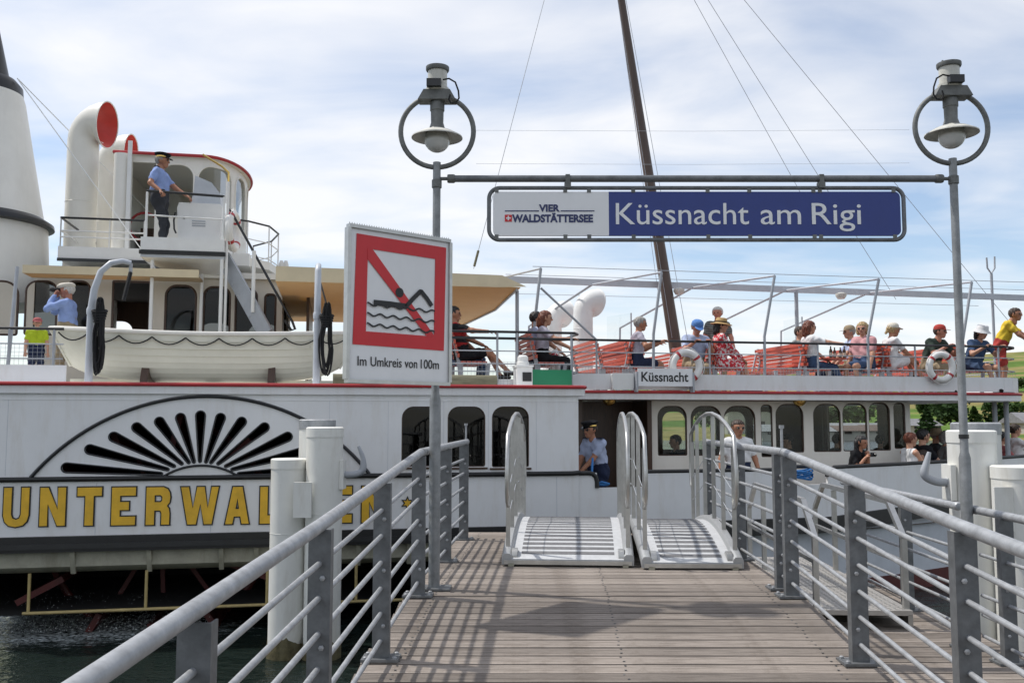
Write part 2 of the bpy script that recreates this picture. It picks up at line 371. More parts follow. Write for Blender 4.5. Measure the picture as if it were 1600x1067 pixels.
for i, a in enumerate([(1484, 150, 5.5, 4, 1.2, 'big dark tree beside the right lamp post, under the upper deck'), (1466, 165, 7.6, 0, .9, 'tall dark tree above the seated passengers at the bow'),
        (1446, 140, 4.2, 2, 1.5, 'dark pointed conifer left of the tall dark tree'), (1457, 230, 3.4, 2, 1.2, 'small conifer on the meadow above the passengers'),
        (1520, 150, 4.4, 3, 1.6, 'conifer right of the lamp post at lake level'), (1560, 170, 6, 1, .9, 'leafy tree between the two deck pillars'),
        (1583, 190, 5.5, 0, 1, 'tree at the right picture edge under the deck'), (1408, 560, 5, 0, 1.6, 'dark tree on the hill crest behind the red-capped man'),
        (1425, 570, 4, 4, 2, 'bushy tree on the hill crest'), (1390, 570, 4, 1, 2, 'round tree on the hill crest further left'),
        (1290, 150, 4.5, 4, 1.5, 'bushy tree seen through the forward cabin windows'), (1240, 145, 4, 1, 1.5, 'leafy tree seen through the second cabin window from the rope'),
        (1340, 160, 5, 0, 1.4, 'round tree behind the woman with the camera'), (1380, 150, 4.5, 2, 1.5, 'conifer behind the last cabin window'),
        (1200, 200, 5.5, 0, 1.3, 'tree seen through the narrow cabin window'), (1150, 230, 6, 1, 1.3, 'tree behind the man in the white shirt'),
        (1050, 260, 6, 0, 1.3, 'tree seen past the tall gangway hoop'), (1590, 260, 4, 4, 1.5, 'low bush on the meadow at the right edge'),
        (1500, 330, 4, 4, 1.5, 'low bush high on the meadow'), (1110, 160, 4, 4, 1.5, 'low bush by the water behind the gangway'),
        (1320, 330, 6, 2, 1.3, 'lone conifer up the meadow behind the cabin')]):
    tree(a[0], a[1], a[2], a[3], a[5], a[4], 'leaf_mid' if i % 3 == 1 else 'leaf_dark')
# lakeside sheds and houses
mat('plaster', (.42, .40, .36), .8, var=.08, vs=1); mat('roof_brown', (.10, .065, .05), .8, var=.25, vs=2); mat('roof_grey', (.2, .2, .21), .7, var=.2, vs=2); mat('shutter', (.06, .05, .045), .6)
def house(px, y, wd, dp, h, rf, label, roof='roof_brown', z0=None):
    x = (px - 800) / F * y; z = hz(x, y) - .2 if z0 is None else z0; o = empty('lakeside_house', (x, y, z), R(8), label, 'house', 'houses on the far shore')
    MB().box((-wd / 2, -dp / 2, 0), (wd / 2, dp / 2, h)).build('wall', 'plaster', o)
    a = .5; MB().prism([(-dp / 2 - a, h - .1), (dp / 2 + a, h - .1), (0, h + rf)], -wd / 2 - a, wd / 2 + a, lambda b, c, t: (t, b, c)).build('roof', roof, o)
    nw = max(2, int(wd / 2.2))
    for fl in range(max(1, int(h / 2.4))):
        for i in range(nw):
            cx = -wd / 2 + (i + .5) * wd / nw; zz = fl * 2.5 + 1.0
            f = MB().box((cx - .5, -dp / 2 - .06, zz), (cx + .5, -dp / 2 + .02, min(zz + 1.2, h - .15))).build('window', 'shutter', o)
            MB().box((cx - .4, -dp / 2 - .09, zz + .1), (cx + .4, -dp / 2 - .065, min(zz + 1.1, h - .25))).build('pane', 'pane_dark', f)
house(1612, 150, 7, 6, 2.0, 1.6, 'pale house at the right picture edge beyond the deck pillars', 'roof_grey')
house(1255, 126, 14, 5, 1.5, .8, 'long low boat shed seen through the window beside the rope coil', 'roof_grey')
house(1300, 128, 12, 5, 1.6, .8, 'long low boat shed seen through the middle cabin windows', 'roof_grey')
house(1345, 127, 9, 5, 1.5, .7, 'low boat shed behind the woman with the camera', 'roof_brown')
house(1428, 150, 5, 5, 1.6, 1.0, 'small pale house behind the woman in the white top', 'roof_grey')
house(1165, 150, 9, 7, 4.0, 2.2, 'brown-roofed house behind the man in the white shirt')
# ================================================================== the pier
def wood_mat():
    m = mat('deck_wood', (.290, .252, .220), .82, var=.42, vs=5, stretch=(.45, 16, 16), stain=(.13, .105, .085), stain_amt=.7, rand=.26, bump=.25, bs=30, spec=.25)
wood_mat()
def XL(d): return -1.08 + .0545 * d
def XR(d): return 1.86 + .03 * d
def ZD(d): return 1.5 if d >= 7.1 else max(1.1, 1.5 - (7.1 - d) * .075)
pier = empty('pier', (0, 6, 0)); pier.location = (0, 0, 0); tag(pier, 'weathered grooved timber pier with a ramp up to the landing edge', 'pier', kind='structure')
PW = .130
prof = [(-PW / 2, -.045), (-PW / 2, -.004)]
for i in range(6):
    a = -PW / 2 + .006 + i * (PW - .012) / 6; wv = (PW - .012) / 6
    prof += [(a + .003, 0), (a + wv - .008, 0), (a + wv - .003, -.008)]
prof = prof[:-1] + [(PW / 2, -.004), (PW / 2, -.045)]
def plank_mesh(x0, x1): return MB().prism(prof, x0, x1, lambda a, b, h: (h, a, b)).mesh('plank')
scr = MB(); y = 1.0; i = 0
while y < 10.85:
    a, b = XL(y) - .10, XR(y) + .09; rr = random.Random(i); z = ZD(y)
    o = link('plank', plank_mesh(a + rr.uniform(-.012, .012), b + rr.uniform(-.012, .012)), 'deck_wood', pier)
    sl_ = math.atan(.075) if 1.8 < y < 7.0 else 0
    o.location = (0, y, z + rr.uniform(-.002, .002)); o.rotation_euler = (sl_, rr.uniform(-.0006, .0006), rr.uniform(-.0012, .0012))
    for xx in (a + .22, (a + b) / 2 + .03, b - .25):
        for dy in (-.035, .035):
            scr.lathe([(.0075, .0005), (.0075, .0022)], 8, Matrix.Translation((xx + rr.uniform(-.01, .01), y + dy, z + .0005 + dy * (.075 if sl_ else 0))))
    if y < 10.7:
        c0, c1 = b + .035, 3.86; o = link('plank', plank_mesh(c0, c1 + rr.uniform(-.015, .015)), 'deck_wood', pier)
        o.location = (0, y + .02, 1.05 + rr.uniform(-.002, .002) - 0); o.rotation_euler = (0, 0, rr.uniform(-.0012, .0012))
    y += .149 if not (6.98 < y < 7.2) else .156; i += 1
tag(scr.build('screw', 'galv_dark', pier), kind='stuff')
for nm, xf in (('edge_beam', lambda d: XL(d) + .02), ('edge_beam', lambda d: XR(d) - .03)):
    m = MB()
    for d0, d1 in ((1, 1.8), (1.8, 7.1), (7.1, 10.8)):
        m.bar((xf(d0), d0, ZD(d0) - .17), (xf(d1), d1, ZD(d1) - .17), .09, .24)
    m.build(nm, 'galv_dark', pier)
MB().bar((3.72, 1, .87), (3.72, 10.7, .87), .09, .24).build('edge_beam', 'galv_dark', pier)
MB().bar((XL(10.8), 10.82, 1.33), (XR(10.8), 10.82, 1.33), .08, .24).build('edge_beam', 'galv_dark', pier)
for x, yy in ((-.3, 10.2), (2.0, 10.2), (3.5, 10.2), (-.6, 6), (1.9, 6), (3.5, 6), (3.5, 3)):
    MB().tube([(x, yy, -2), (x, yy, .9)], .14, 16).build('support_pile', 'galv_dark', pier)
# ------------------------------------------------------------------ railings
def railing(label, line, zf, d0, d1, posts, side, caps=(0, 0), nb=6, twin=None):
    rt = empty('railing', (line(posts[0]), posts[0], zf(posts[0])), 0, label, 'railing', 'galvanised pier railings'); o0 = Vector(rt.location)
    P = lambda d, h: Vector((line(d), d, zf(d) + h)) - o0
    MB().tube([P(d0, 1.05), P((d0 + d1) / 2, 1.05), P(d1, 1.05)], .0305, 16).build('handrail', 'galv', rt)
    for k, fr in enumerate((.105, .263, .41, .56, .715, .865)[:nb]):
        MB().tube([P(d0 + (.06 if d1 > d0 else -.06), fr * 1.0), P(d1 - (.06 if d1 > d0 else -.06), fr * 1.0)], .0135, 10).build('bar', 'galv', rt)
    for d in posts:
        b = P(d, 0); s = side
        prf = [(-.05, -.032), (.05, -.032), (.05, .032), (.043, .032), (.043, -.022), (-.043, -.022), (-.043, .032), (-.05, .032)]
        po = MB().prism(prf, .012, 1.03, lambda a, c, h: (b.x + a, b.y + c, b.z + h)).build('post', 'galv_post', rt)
        MB().box((b.x - .11, b.y - .08, b.z + .001), (b.x + .11, b.y + .08, b.z + .016)).build('base_plate', 'galv_post', po)
        bo = MB()
        for sx in (-.085, .085):
            for sy in (-.055, .055): bo.lathe([(.014, .016), (.014, .026), (.008, .030)], 6, Matrix.Translation((b.x + sx, b.y + sy, b.z)))
        for h in (.2, .52, .82):
            bo.lathe([(.013, 0), (.013, .008), (.006, .012)], 6, Matrix.Translation((b.x + .015 * s, b.y - .033, b.z + h)) @ Matrix.Rotation(R(90), 4, 'X'))
        tag(bo.build('bolt', 'galv', po), kind='stuff')
    for f, d in zip(caps, (d0, d1)):
        if f: MB().lathe([(.0345, -.02), (.0345, .02), (.025, .033), (.0, .036)], 14, Matrix.Translation(P(d, 1.05)) @ Matrix.Rotation(R(-90 if d == d0 and d0 < d1 or d == d1 and d1 < d0 else 90) * -1, 4, 'X')).build('end_cap', 'galv', rt)
    return rt
railing('galvanised ramp railing at the left, running down to the camera', XL, ZD, 7.12, 1.2, (7.02, 5.62, 4.2, 2.8, 1.4), 1)
rl = railing('short level railing at the landing left of the gangways', XL, ZD, 7.14, 10.45, (8.65, 10.2), 1, (0, 1))
railing('galvanised ramp railing at the right, running down to the camera', XR, ZD, 7.12, 1.2, (7.0, 5.55, 4.15, 2.8, 1.4), -1)
rr_ = railing('short level railing at the landing right of the gangways', XR, ZD, 7.14, 10.45, (7.27, 8.75, 10.25), -1, (0, 1))
XO = lambda d: 3.36 + .033 * d
ZO = lambda d: 1.05
railing('outer railing of the lower deck beyond the stored gangway', XO, ZO, 10.5, 7.62, (9.95, 8.72), -1, (0, 1), 5)
railing('outer railing at the right edge beside the white piles', XO, ZO, 7.3, 1.2, (6.85, 5.4, 3.9, 2.4), -1, (1, 0), 5)
for d, f, rt in ((10.4, XL, rl), (7.18, XR, rr_)):
    p = Vector((f(d), d, ZD(d) + 1.07)) - Vector(rt.location); MB().tube([p, p + Vector((0, 0, .16))], .011, 8).lathe([(.02, .16), (.02, .185)], 8, Matrix.Translation(p)).build('chain_pin', 'galv', rt)
p = Vector((XO(7.9), 7.9, 2.1)) - Vector((XO(9.95), 9.95, 1.05))
# ------------------------------------------------------------------ mooring piles
def pile(px, y, wpx, top_py, label, cap='pile_white', ring=True, grp='white mooring piles'):
    dia = wpx * y / F; c = at_y(px, top_py, y); o = empty('mooring_pile', (c.x, y, 0), 0, label, 'pile', grp); r = dia / 2; zt = c.z
    MB().lathe([(r, -2), (r, .2), (r, zt - .115)], 36).build('shaft', 'pile_white', o)
    MB().lathe([(r + .007, zt - .12), (r + .007, zt - .012), (r - .01, zt), (r - .02, zt + .001)], 36).build('cap', cap, o)
    rg_ = random.Random(px); hh = [.2 + .09 * math.sin(k * 2 * math.pi / 48 * 3 + px) * .5 + rg_.uniform(-.015, .02) for k in range(48)]; gm = MB(); n_ = 48
    for fz_, rr_ in ((-1, .004), (.15, .012), (.6, .01), (1, .002)): gm.v += [((r + rr_ + rg_.uniform(0, .004)) * math.cos(2 * math.pi * k / n_), (r + rr_) * math.sin(2 * math.pi * k / n_), fz_ * (hh[k] if fz_ > 0 else 1)) for k in range(n_)]
    gm.f = [(j * n_ + k, j * n_ + (k + 1) % n_, (j + 1) * n_ + (k + 1) % n_, (j + 1) * n_ + k) for j in range(3) for k in range(n_)]; gm.build('waterline_growth', 'algae', o)
    MB().lathe([(r + .001, zt * .62), (r + .0035, zt * .62 + .004), (r + .001, zt * .62 + .008)], 36, caps=False).build('weld_seam', 'pile_white', o)
    return o
pa = pile(452, 11.3, 54, 716, 'shorter white pile, front left of the left cluster')
pb = pile(508, 11.25, 56, 667, 'taller white pile in front of the left cluster')
pile(496, 11.8, 55, 655, 'white pile with grey cap behind the left cluster', 'galv')
pc = pile(1517, 9.1, 70, 672, 'tall white pile behind the right lamp post')
pile(1524, 9.65, 70, 660, 'white pile with grey cap behind the right cluster', 'galv')
pd = pile(1590, 8.75, 76, 727, 'shorter white pile at the right picture edge')
def pile_fit(o, px0, px1, py0, py1, y):
    a, b = at_y(px0, py1, y), at_y(px1, py0, y); L_ = Vector(o.location)
    MB().box((a.x - L_.x, -.05, a.z), (b.x - L_.x, .0, b.z), Matrix.Translation((0, y - L_.y, 0))).build('link_plate', 'pile_white', o)
pile_fit(pb, 459, 488, 753, 808, 11.02); pile_fit(pd, 1552, 1578, 760, 830, 8.62)
def horn(o, pts, y):
    P = [at_y(a, b, y) - Vector(o.location) for a, b in pts]; n = len(P)
    # smooth the polyline
    Q = []
    for i in range(n - 1):
        p0, p1, p2, p3 = P[max(i - 1, 0)], P[i], P[i + 1], P[min(i + 2, n - 1)]
        for k in range(6):
            t = k / 6; Q.append(.5 * ((2 * p1) + (p2 - p0) * t + (2 * p0 - 5 * p1 + 4 * p2 - p3) * t * t + (3 * p1 - p0 - 3 * p2 + p3) * t ** 3))
    Q.append(P[-1]); m = len(Q)
    MB().tube(Q, [.041 if i < m * .55 else .041 - .026 * (i - m * .55) / (m * .45) for i in range(m)], 14).build('mooring_horn', 'grey_paint', o)
    a = P[0]; MB().box((a.x - .02, a.y - .1, a.z - .17), (a.x + .03, a.y + .1, a.z + .17)).build('horn_plate', 'pile_white', o)
horn(pb, [(535, 741), (552, 741), (566, 735), (567, 716), (560, 697)], 11.25)
horn(pc, [(1482, 753), (1463, 752), (1445, 742), (1448, 722), (1452, 706)], 9.1)
# ------------------------------------------------------------------ lamp posts with the station sign between them
YP = 7.28
def lamp(px_top, py_ring, zb, label, mirror):
    c = at_y(px_top, py_ring, YP); o = empty('lamp_post', (c.x, YP, zb), 0, label, 'lamp post', 'ring-headed lamp posts'); Z = c.z - zb; Rr = .292
    zt = Z - Rr
    MB().tube([(0, 0, .014), (0, 0, 1.45), (0, 0, 1.5), (0, 0, zt + .04)], [.044, .044, .031, .031], 20).build('post', 'galv_mid', o)
    MB().lathe([(.034, zt - .17), (.04, zt - .165), (.04, zt - .105), (.034, zt - .1)], 16).build('clamp', 'lamp_iron', o)
    MB().box((-.13, -.1, .001), (.13, .1, .016)).build('base_plate', 'galv_post', o)
    MB().lathe([(.033, 1.6), (.037, 1.602), (.037, 1.632), (.033, 1.634)], 16).build('number_band', 'black_paint', o)
    MB().tube([(Rr * math.sin(a), 0, Z - Rr * math.cos(a)) for a in (2 * math.pi * k / 48 for k in range(48))], .0205, 12, closed=True).build('ring', 'lamp_iron', o)
    h = mirror
    MB().prism([(-.15, Z + .245), (.15, Z + .245), (.105, Z + .325), (-.105, Z + .325)], -.075, .075, lambda a, b, t: (a, t, b)).build('saddle', 'lamp_iron', o)
    be = MB().lathe([(.085, Z + .325), (.092, Z + .33), (.092, Z + .355), (.078, Z + .36), (.078, Z + .50), (.07, Z + .50)], 28).build('beacon_lens', 'shade_white', o)
    MB().lathe([(.088, Z + .495), (.094, Z + .505), (.094, Z + .53), (.06, Z + .54), (.0, Z + .542)], 28).lathe([(.008, Z + .54), (.008, Z + .556)], 6, Matrix.Translation((.05, 0, 0))).lathe([(.008, Z + .54), (.008, Z + .556)], 6, Matrix.Translation((-.05, 0, 0))).build('beacon_cap', 'lamp_iron', o)
    MB().box((-.065 - .012 * h, -.125, Z + .335), (.05 - .012 * h, -.07, Z + .395)).build('junction_box', 'black_paint', o)
    MB().tube([(h * x, -.1, Z + z) for x, z in ((.05, .39), (.10, .40), (.15, .37), (.175, .30), (.18, .24), (.155, .20), (.115, .20), (.10, .23), (.11, .27))], .007, 8).build('cable', 'rope_black', o)
    MB().lathe([(.052, Z + .25), (.058, Z + .24), (.058, Z + .17), (.052, Z + .165), (.050, Z + .07), (.062, Z + .03), (.085, Z - .0), (.06, Z - .0)], 24).build('lamp_neck', 'lamp_iron', o)
    MB().lathe([(.06, Z + .025), (.085, Z + .008), (.13, Z - .005), (.203, Z - .045), (.205, Z - .055), (.2, Z - .056), (.125, Z - .022), (.08, Z - .01)], 32, caps=False).build('lamp_shade', 'shade_white', o)
    pr = [(.1 * math.cos(a) + .002, Z - .055 + .1 * math.sin(a) - .015) for a in (R(x) for x in range(-90, 41, 10))]
    MB().lathe(pr, 28, caps=False).build('globe', 'globe', o)
    return o, c, zt
l1, c1, zt1 = lamp(683, 206, 1.5, 'left ring-headed lamp post carrying the swimming ban sign', 1)
l2, c2, zt2 = lamp(1486.5, 200, 1.05, 'right ring-headed lamp post in front of the white piles', -1)
zb_ = at_y(1080, 279.5, YP).z
sg = empty('station_sign', (at_y(1087, 335, YP).x, YP, zb_), 0, 'long blue and white place name sign hung between the two lamp posts', 'sign'); g0 = Vector(sg.location)
MB().tube([(c1.x + .09 - g0.x, 0, 0), (c2.x - .09 - g0.x, 0, 0)], .0275, 18).build('beam', 'galv_post', sg)
for x, s_ in ((c1.x - g0.x, 1), (c2.x - g0.x, -1)):
    MB().tube([(x + s_ * .03, 0, 0), (x + s_ * .1, 0, 0)], .014, 10).lathe([(.032, 0), (.036, .012), (.036, .05), (.032, .06)], 14, Matrix.Translation((x + s_ * .085, 0, 0)) @ Matrix.Rotation(R(90 * s_), 4, 'Y')).build('end_joint', 'lamp_iron', sg)
A, B = at_y(764, 375, YP) - g0, at_y(1411, 294, YP) - g0; mid = (at_y(951, 335, YP) - g0).x
loop = rrect(A.x, B.x, A.z, B.z, .085, 8)
MB().tube([(a, 0, b) for a, b in loop], .0165, 12, closed=True).build('frame', 'galv_post', sg)
inn = rrect(A.x + .032, B.x - .032, A.z + .032, B.z - .032, .045, 6)
lw = [p for p in inn if p[0] < mid]; 
def plate(name, poly, y0, y1, mt, par): return MB().prism(poly, y0, y1, lambda a, b, t: (a, t, b)).build(name, mt, par, smooth=None)
wl = [(mid, A.z + .032)] + [(mid, B.z - .032)] + [p for p in inn if p[0] < mid - .2]
bl = [p for p in inn if p[0] > mid + .2 and p[1] < (A.z + B.z) / 2] + [p for p in inn if p[0] > mid + .2 and p[1] >= (A.z + B.z) / 2] + [(mid, B.z - .032), (mid, A.z + .032)]
plate('white_panel', wl, -.012, .012, 'sign_white', sg); plate('blue_panel', bl, -.012, .012, 'sign_blue', sg)
for px in (776, 883, 920, 989, 1105, 1170, 1270, 1280, 1395):
    x = (at_y(px, 300, YP) - g0).x
    MB().box((x - .016, -.017, B.z - .04), (x + .016, -.0125, B.z - .008)).build('clip', 'lamp_iron', sg); MB().box((x - .016, -.017, A.z + .008), (x + .016, -.0125, A.z + .04)).build('clip', 'lamp_iron', sg)
for px in (887, 1283):
    x = (at_y(px, 300, YP) - g0).x; MB().box((x - .025, -.035, B.z - .005), (x + .025, .03, B.z + .045)).box((x - .018, -.03, B.z + .04), (x + .018, .032, .03)).build('hanger', 'lamp_iron', sg)
def stext(body, px0, px1, py_base, size, mt, bold=0, name='lettering', yy=-.0145):
    p = at_y(px0, py_base, YP) - g0; wdt = (px1 - px0) * (YP / F) * .998
    return link(name, text_mesh(name, body, size, .003, lambda a, b, c: (p.x + a, yy - c, p.z + b), bold=bold, width=wdt), mt, sg)
for wd_, x0_, x1_ in (('Küssnacht', 962, 1173), ('am', 1188, 1252), ('Rigi', 1268, 1346)): stext(wd_, x0_, x1_, 351, .248, 'sign_white', .0005)
stext('VIER', 842, 875, 331, .077, 'sign_navy', .003); stext('WALDSTÄTTERSEE', 800, 928.5, 347.5, .083, 'sign_navy', .0035)
for a, b in ((789, 842), (876, 928.5)):
    p0, p1 = at_y(a, 331, YP) - g0, at_y(b, 329.6, YP) - g0; MB().box((p0.x, -.016, p0.z), (p1.x, -.0125, p1.z)).build('line', 'sign_navy', sg)
p = at_y(794.3, 341.7, YP) - g0; MB().box((p.x - .028, -.016, p.z - .028), (p.x + .028, -.0125, p.z + .028)).build('flag', 'sign_red', sg)
MB().box((p.x - .018, -.018, p.z - .0055), (p.x + .018, -.0165, p.z + .0055)).box((p.x - .0055, -.0179, p.z - .018), (p.x + .0055, -.0166, p.z + .018)).build('cross', 'sign_white', sg)
for py in (204, 256): 
    a, b = at_y(744, py, YP), at_y(1421, py - 1, YP); tag(MB().tube([a, (a + b) / 2 - Vector((0, 0, .01)), b], .0012, 5).build('thin_wire', 'light_grey'), 'upper thin wire stretched between the lamp rings' if py == 204 else 'lower thin wire stretched between the lamp rings', 'wire')
# ------------------------------------------------------------------ swimming ban sign on the left lamp post
TL, TR = at_y(545, 352, 6.52), at_y(703, 377, 7.12); BL = at_y(541, 595, 6.52)
wv = TR - TL; wv.z = 0; SW = wv.length; sa = math.atan2(wv.y, wv.x); SH = TL.z - BL.z
bo_ = Vector((TL.x, TL.y, BL.z)); bs = empty('swimming_ban_sign', bo_, sa, 'red bordered swimming prohibition sign reading Im Umkreis von 100m', 'sign')
def m5(x, y):
    u = (x - 52) / 600.0; t_, b_ = 52 + 92 * u, 962 + 22 * u; u = u + .055 * u * (1 - u) * -1
    return (u * SW, SH * (1 - (y - t_) / (b_ - t_)))
def sgp(name, poly, mt, y0, y1): return MB().prism([m5(*p) for p in poly], y0, y1, lambda a, b, t: (a, -t, b)).build(name, mt, bs, smooth=None)
MB().box((.012, -.0, .012), (SW - .012, .012, SH - .012)).build('board', 'sign_white', bs)
for z_ in (0, SH): MB().bar((0, .008, z_), (SW, .008, z_), .05, .026).build('frame_rail', 'alu', bs)
for x_ in (0, SW): MB().bar((x_, .008, .0132), (x_, .008, SH - .0132), .026, .05, (0, 1, 0)).build('frame_stile', 'alu', bs)
tt = MB()
for k in range(44): tt.add([(k * SW / 44, .0, SH + .0132), ((k + .7) * SW / 44, .0, SH + .0132), ((k + .35) * SW / 44, .0, SH + .03), ((k + .35) * SW / 44, .01, SH + .0132)], [(0, 1, 2), (1, 3, 2), (3, 0, 2), (0, 3, 1)])
tag(tt.build('bird_spikes', 'alu', bs), kind='stuff')
link('red_border', curve_mesh('red_border', [[m5(*p) for p in ((97, 100), (627, 183), (617, 790), (82, 750))], [m5(*p) for p in ((163, 190), (562, 250), (557, 706), (157, 675))]], .004, lambda a, b, c: (a, -.003 - c, b)), 'sign_red', bs)
sgp('ban_stripe', [(160, 187), (190, 195), (557, 700), (556, 706), (512, 703), (160, 252)], 'sign_red', .0055, .0075)
def thick(pts, wd):
    P = [Vector(m5(*p)) for p in pts]; Lf, Rt = [], []
    for i in range(len(P)):
        d = (P[min(i + 1, len(P) - 1)] - P[max(i - 1, 0)]).normalized(); n = Vector((-d.y, d.x)); Lf.append(P[i] + n * wd / 2); Rt.append(P[i] - n * wd / 2)
    m = MB()
    for i in range(len(P) - 1): m.prism([tuple(Lf[i]), tuple(Rt[i]), tuple(Rt[i + 1]), tuple(Lf[i + 1])], .0, .002, lambda a, b, t: (a, -.0085 - t, b))
    return m
cxy = m5(348, 449); MB().prism([(cxy[0] + .036 * math.cos(a), cxy[1] + .036 * math.sin(a)) for a in (2 * math.pi * k / 28 for k in range(28))], .0085, .0105, lambda a, b, t: (a, -t, b)).build('swimmer_head', 'sign_black', bs)
thick([(198, 507), (290, 516), (392, 530)], .040).build('swimmer_body', 'sign_black', bs); thick([(385, 533), (425, 488), (474, 440), (476, 441), (510, 482), (541, 527)], .034).build('swimmer_arm', 'sign_black', bs)
for j, (ya, yb) in enumerate(((515, 562), (574, 622), (634, 682))):
    pts = []
    for k in range(61):
        f = k / 60; x = 160 + 397 * f; pts.append((x, ya + (yb - ya) * f + (-8 * math.cos(f * 2 * math.pi * 5.2) if True else 0)))
    w_ = thick(pts, .0125); w_.v = [(a, b + .0006 * j - .003, c) for a, b, c in w_.v]; w_.build('wave', 'sign_black', bs)
for wd_, xa, xb in (('Im', 112, 163), ('Umkreis', 187, 367), ('von', 385, 459), ('100m', 480, 588)):
    pz, pe = m5(xa, 873 + (xa - 112) * .05), m5(xb, 873 + (xb - 112) * .05)
    link('lettering', text_mesh('lettering', wd_, .098, .003, lambda a, b, c: (pz[0] + a, -.004 - c, pz[1] + b + (a / (pe[0] - pz[0])) * (pe[1] - pz[1])), width=pe[0] - pz[0]), 'sign_black', bs)
b0 = SHv = Vector((l1.location.x, YP, 0))
for zz in (.25, SH - .25): MB().box((SW * .82 - .1, .015, zz - .02), (SW * .82 + .1, .15, zz + .02)).build('bracket', 'galv_post', bs)
# ================================================================== the paddle steamer
ship = empty('paddle_steamer', M=SHIPM, label='white paddle steamer with gold name letters arriving alongside the pier', cat='ship')
ZT = q(450, 602.5, 0).z; ZB = q(200, 835, 0).z; ZK = q(300, 746, 0).z       # red moulding, bottom edge of the white side, black strake
MD = 1.06                                                                     # main deck
TF = 2.05                                                                     # upper deck edge forward of the paddle box
mat('canvas_lit', (.66, .56, .38), .8, var=.06, vs=3)
def canvas():
    m = MT['canvas_lit']; n = m.node_tree; b = n.nodes['Principled BSDF']; o = n.nodes['Material Output']
    t = n.nodes.new('ShaderNodeBsdfTranslucent'); t.inputs[0].default_value = (.62, .42, .2, 1); mx = n.nodes.new('ShaderNodeMixShader'); mx.inputs[0].default_value = .42
    n.links.new(b.outputs[0], mx.inputs[1]); n.links.new(t.outputs[0], mx.inputs[2]); n.links.new(mx.outputs[0], o.inputs[0])
canvas()
def hole(px0, px1, py0, py1, t, top=.3, r=.03):
    a, b = q(px0, py1, t), q(px1, py0, t); wd = b.x - a.x
    return rrect(a.x, b.x, a.z, b.z, r, 6, min(top * wd, wd * .499))
def plate_t(name, splines, t0, t1, mt, par):
    return link(name, curve_mesh(name, splines, t1 - t0, lambda a, b, c: (a, (t0 + t1) / 2 + c, b)), mt, par)
def ring_tube(pts, t, r, n=8): return MB().tube([(a, t, b) for a, b in pts], r, n, closed=True)
def room(name, s0, s1, t0, t1, z0, z1, mt, par, back=True):
    m = MB(); v = [(s0,t0,z0),(s1,t0,z0),(s1,t1,z0),(s0,t1,z0),(s0,t0,z1),(s1,t0,z1),(s1,t1,z1),(s0,t1,z1)]
    fs = [(0,1,2,3),(7,6,5,4),(1,5,6,2),(0,3,7,4)] + ([(3,2,6,7)] if back else [])
    return m.add(v, fs).build(name, mt, par, smooth=None)
# ---- paddle box side
s0, s1 = q(-90, 700, 0).x, q(904, 700, 0).x
petals = []
pin = [(252,740),(262,733),(272,728),(284,724),(295,722),(303,721),(312.5,720)]; pout = [(96,730),(133,700),(171,679),(208,663),(245,653),(280,646),(313.5,642)]
pin += [(625 - a, b) for a, b in reversed(pin[:-1])]; pout += [(627 - a, b) for a, b in reversed(pout[:-1])]
for (ax, ay), (bx, by) in zip(pin, pout):
    A_, B_ = q(ax, ay, 0), q(bx, by, 0); d = Vector((B_.x - A_.x, B_.z - A_.z)); L_ = d.length; d.normalize(); n = Vector((-d.y, d.x)); w0, w1 = .018, .062
    a2, b2 = Vector((A_.x, A_.z)), Vector((B_.x, B_.z)) - d * w1
    pts = []
    ang = math.atan2(d.y, d.x)
    for k in range(9): an = ang - math.pi / 2 + math.pi * k / 8; pts.append((b2.x + w1 * math.cos(an), b2.y + w1 * math.sin(an)))
    for k in range(5): an = ang + math.pi / 2 + math.pi * k / 4; pts.append((a2.x + w0 * math.cos(an), a2.y + w0 * math.sin(an)))
    petals.append(pts)
wins = [hole(627, 689, 635, 729, 0, .3), hole(699, 758.5, 635, 729.5, 0, .3), hole(768.5, 826.5, 635, 730, 0, .3)]
pw = plate_t('paddle_box_side', [[(s0, ZB), (s1, ZB), (s1, ZT), (s0, ZT)]] + petals + wins, 0, .05, 'ship_white', ship)
for p in petals:
    ring_tube(p, -.001, .011, 6).build('fan_slot_rim', 'black_paint', pw)
for wv_ in wins:
    ring_tube(wv_, .02, .014, 6).build('window_frame', 'dark_wood', pw)
    MB().prism(wv_, .035, .039, lambda a, b, t: (a, t, b)).build('window_pane', 'pane_dark', pw, smooth=None)
    xs_ = [a for a, b in wv_]; zs_ = [b for a, b in wv_]; MB().box((min(xs_) - .03, -.02, min(zs_) - .035), (max(xs_) + .03, .0, min(zs_) - .008)).build('window_sill', 'dark_wood', pw)
for sx in (q(10, 700, 0).x, q(515, 640, 0).x, q(606, 700, 0).x, q(693, 700, 0).x, q(763, 700, 0).x, q(838, 700, 0).x):
    MB().box((sx - .002, -.002, ZK + .05), (sx + .002, .0, ZT - .2)).build('seam', 'light_grey', pw)
MB().box((s0, -.006, ZT - .205), (s1, .0, ZT - .195)).build('seam', 'ship_white', pw)
for px in (150, 330, 470, 690, 800, 870):
    a = q(px, 790, 0); MB().box((a.x - .003, -.0025, ZB + .01), (a.x + .003, .0, ZK - .05)).build('seam', 'light_grey', pw)
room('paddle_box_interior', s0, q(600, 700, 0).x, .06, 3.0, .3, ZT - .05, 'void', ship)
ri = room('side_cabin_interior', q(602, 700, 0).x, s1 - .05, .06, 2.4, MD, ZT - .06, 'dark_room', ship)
for k, px in enumerate((640, 668, 715, 745, 790)):
    a = q(px, 700, .9); MB().box((a.x - .02, .8 + .1 * k, MD + .5), (a.x + .02, .86 + .1 * k, MD + 1.7)).build('interior_post', 'dark_wood', ri)
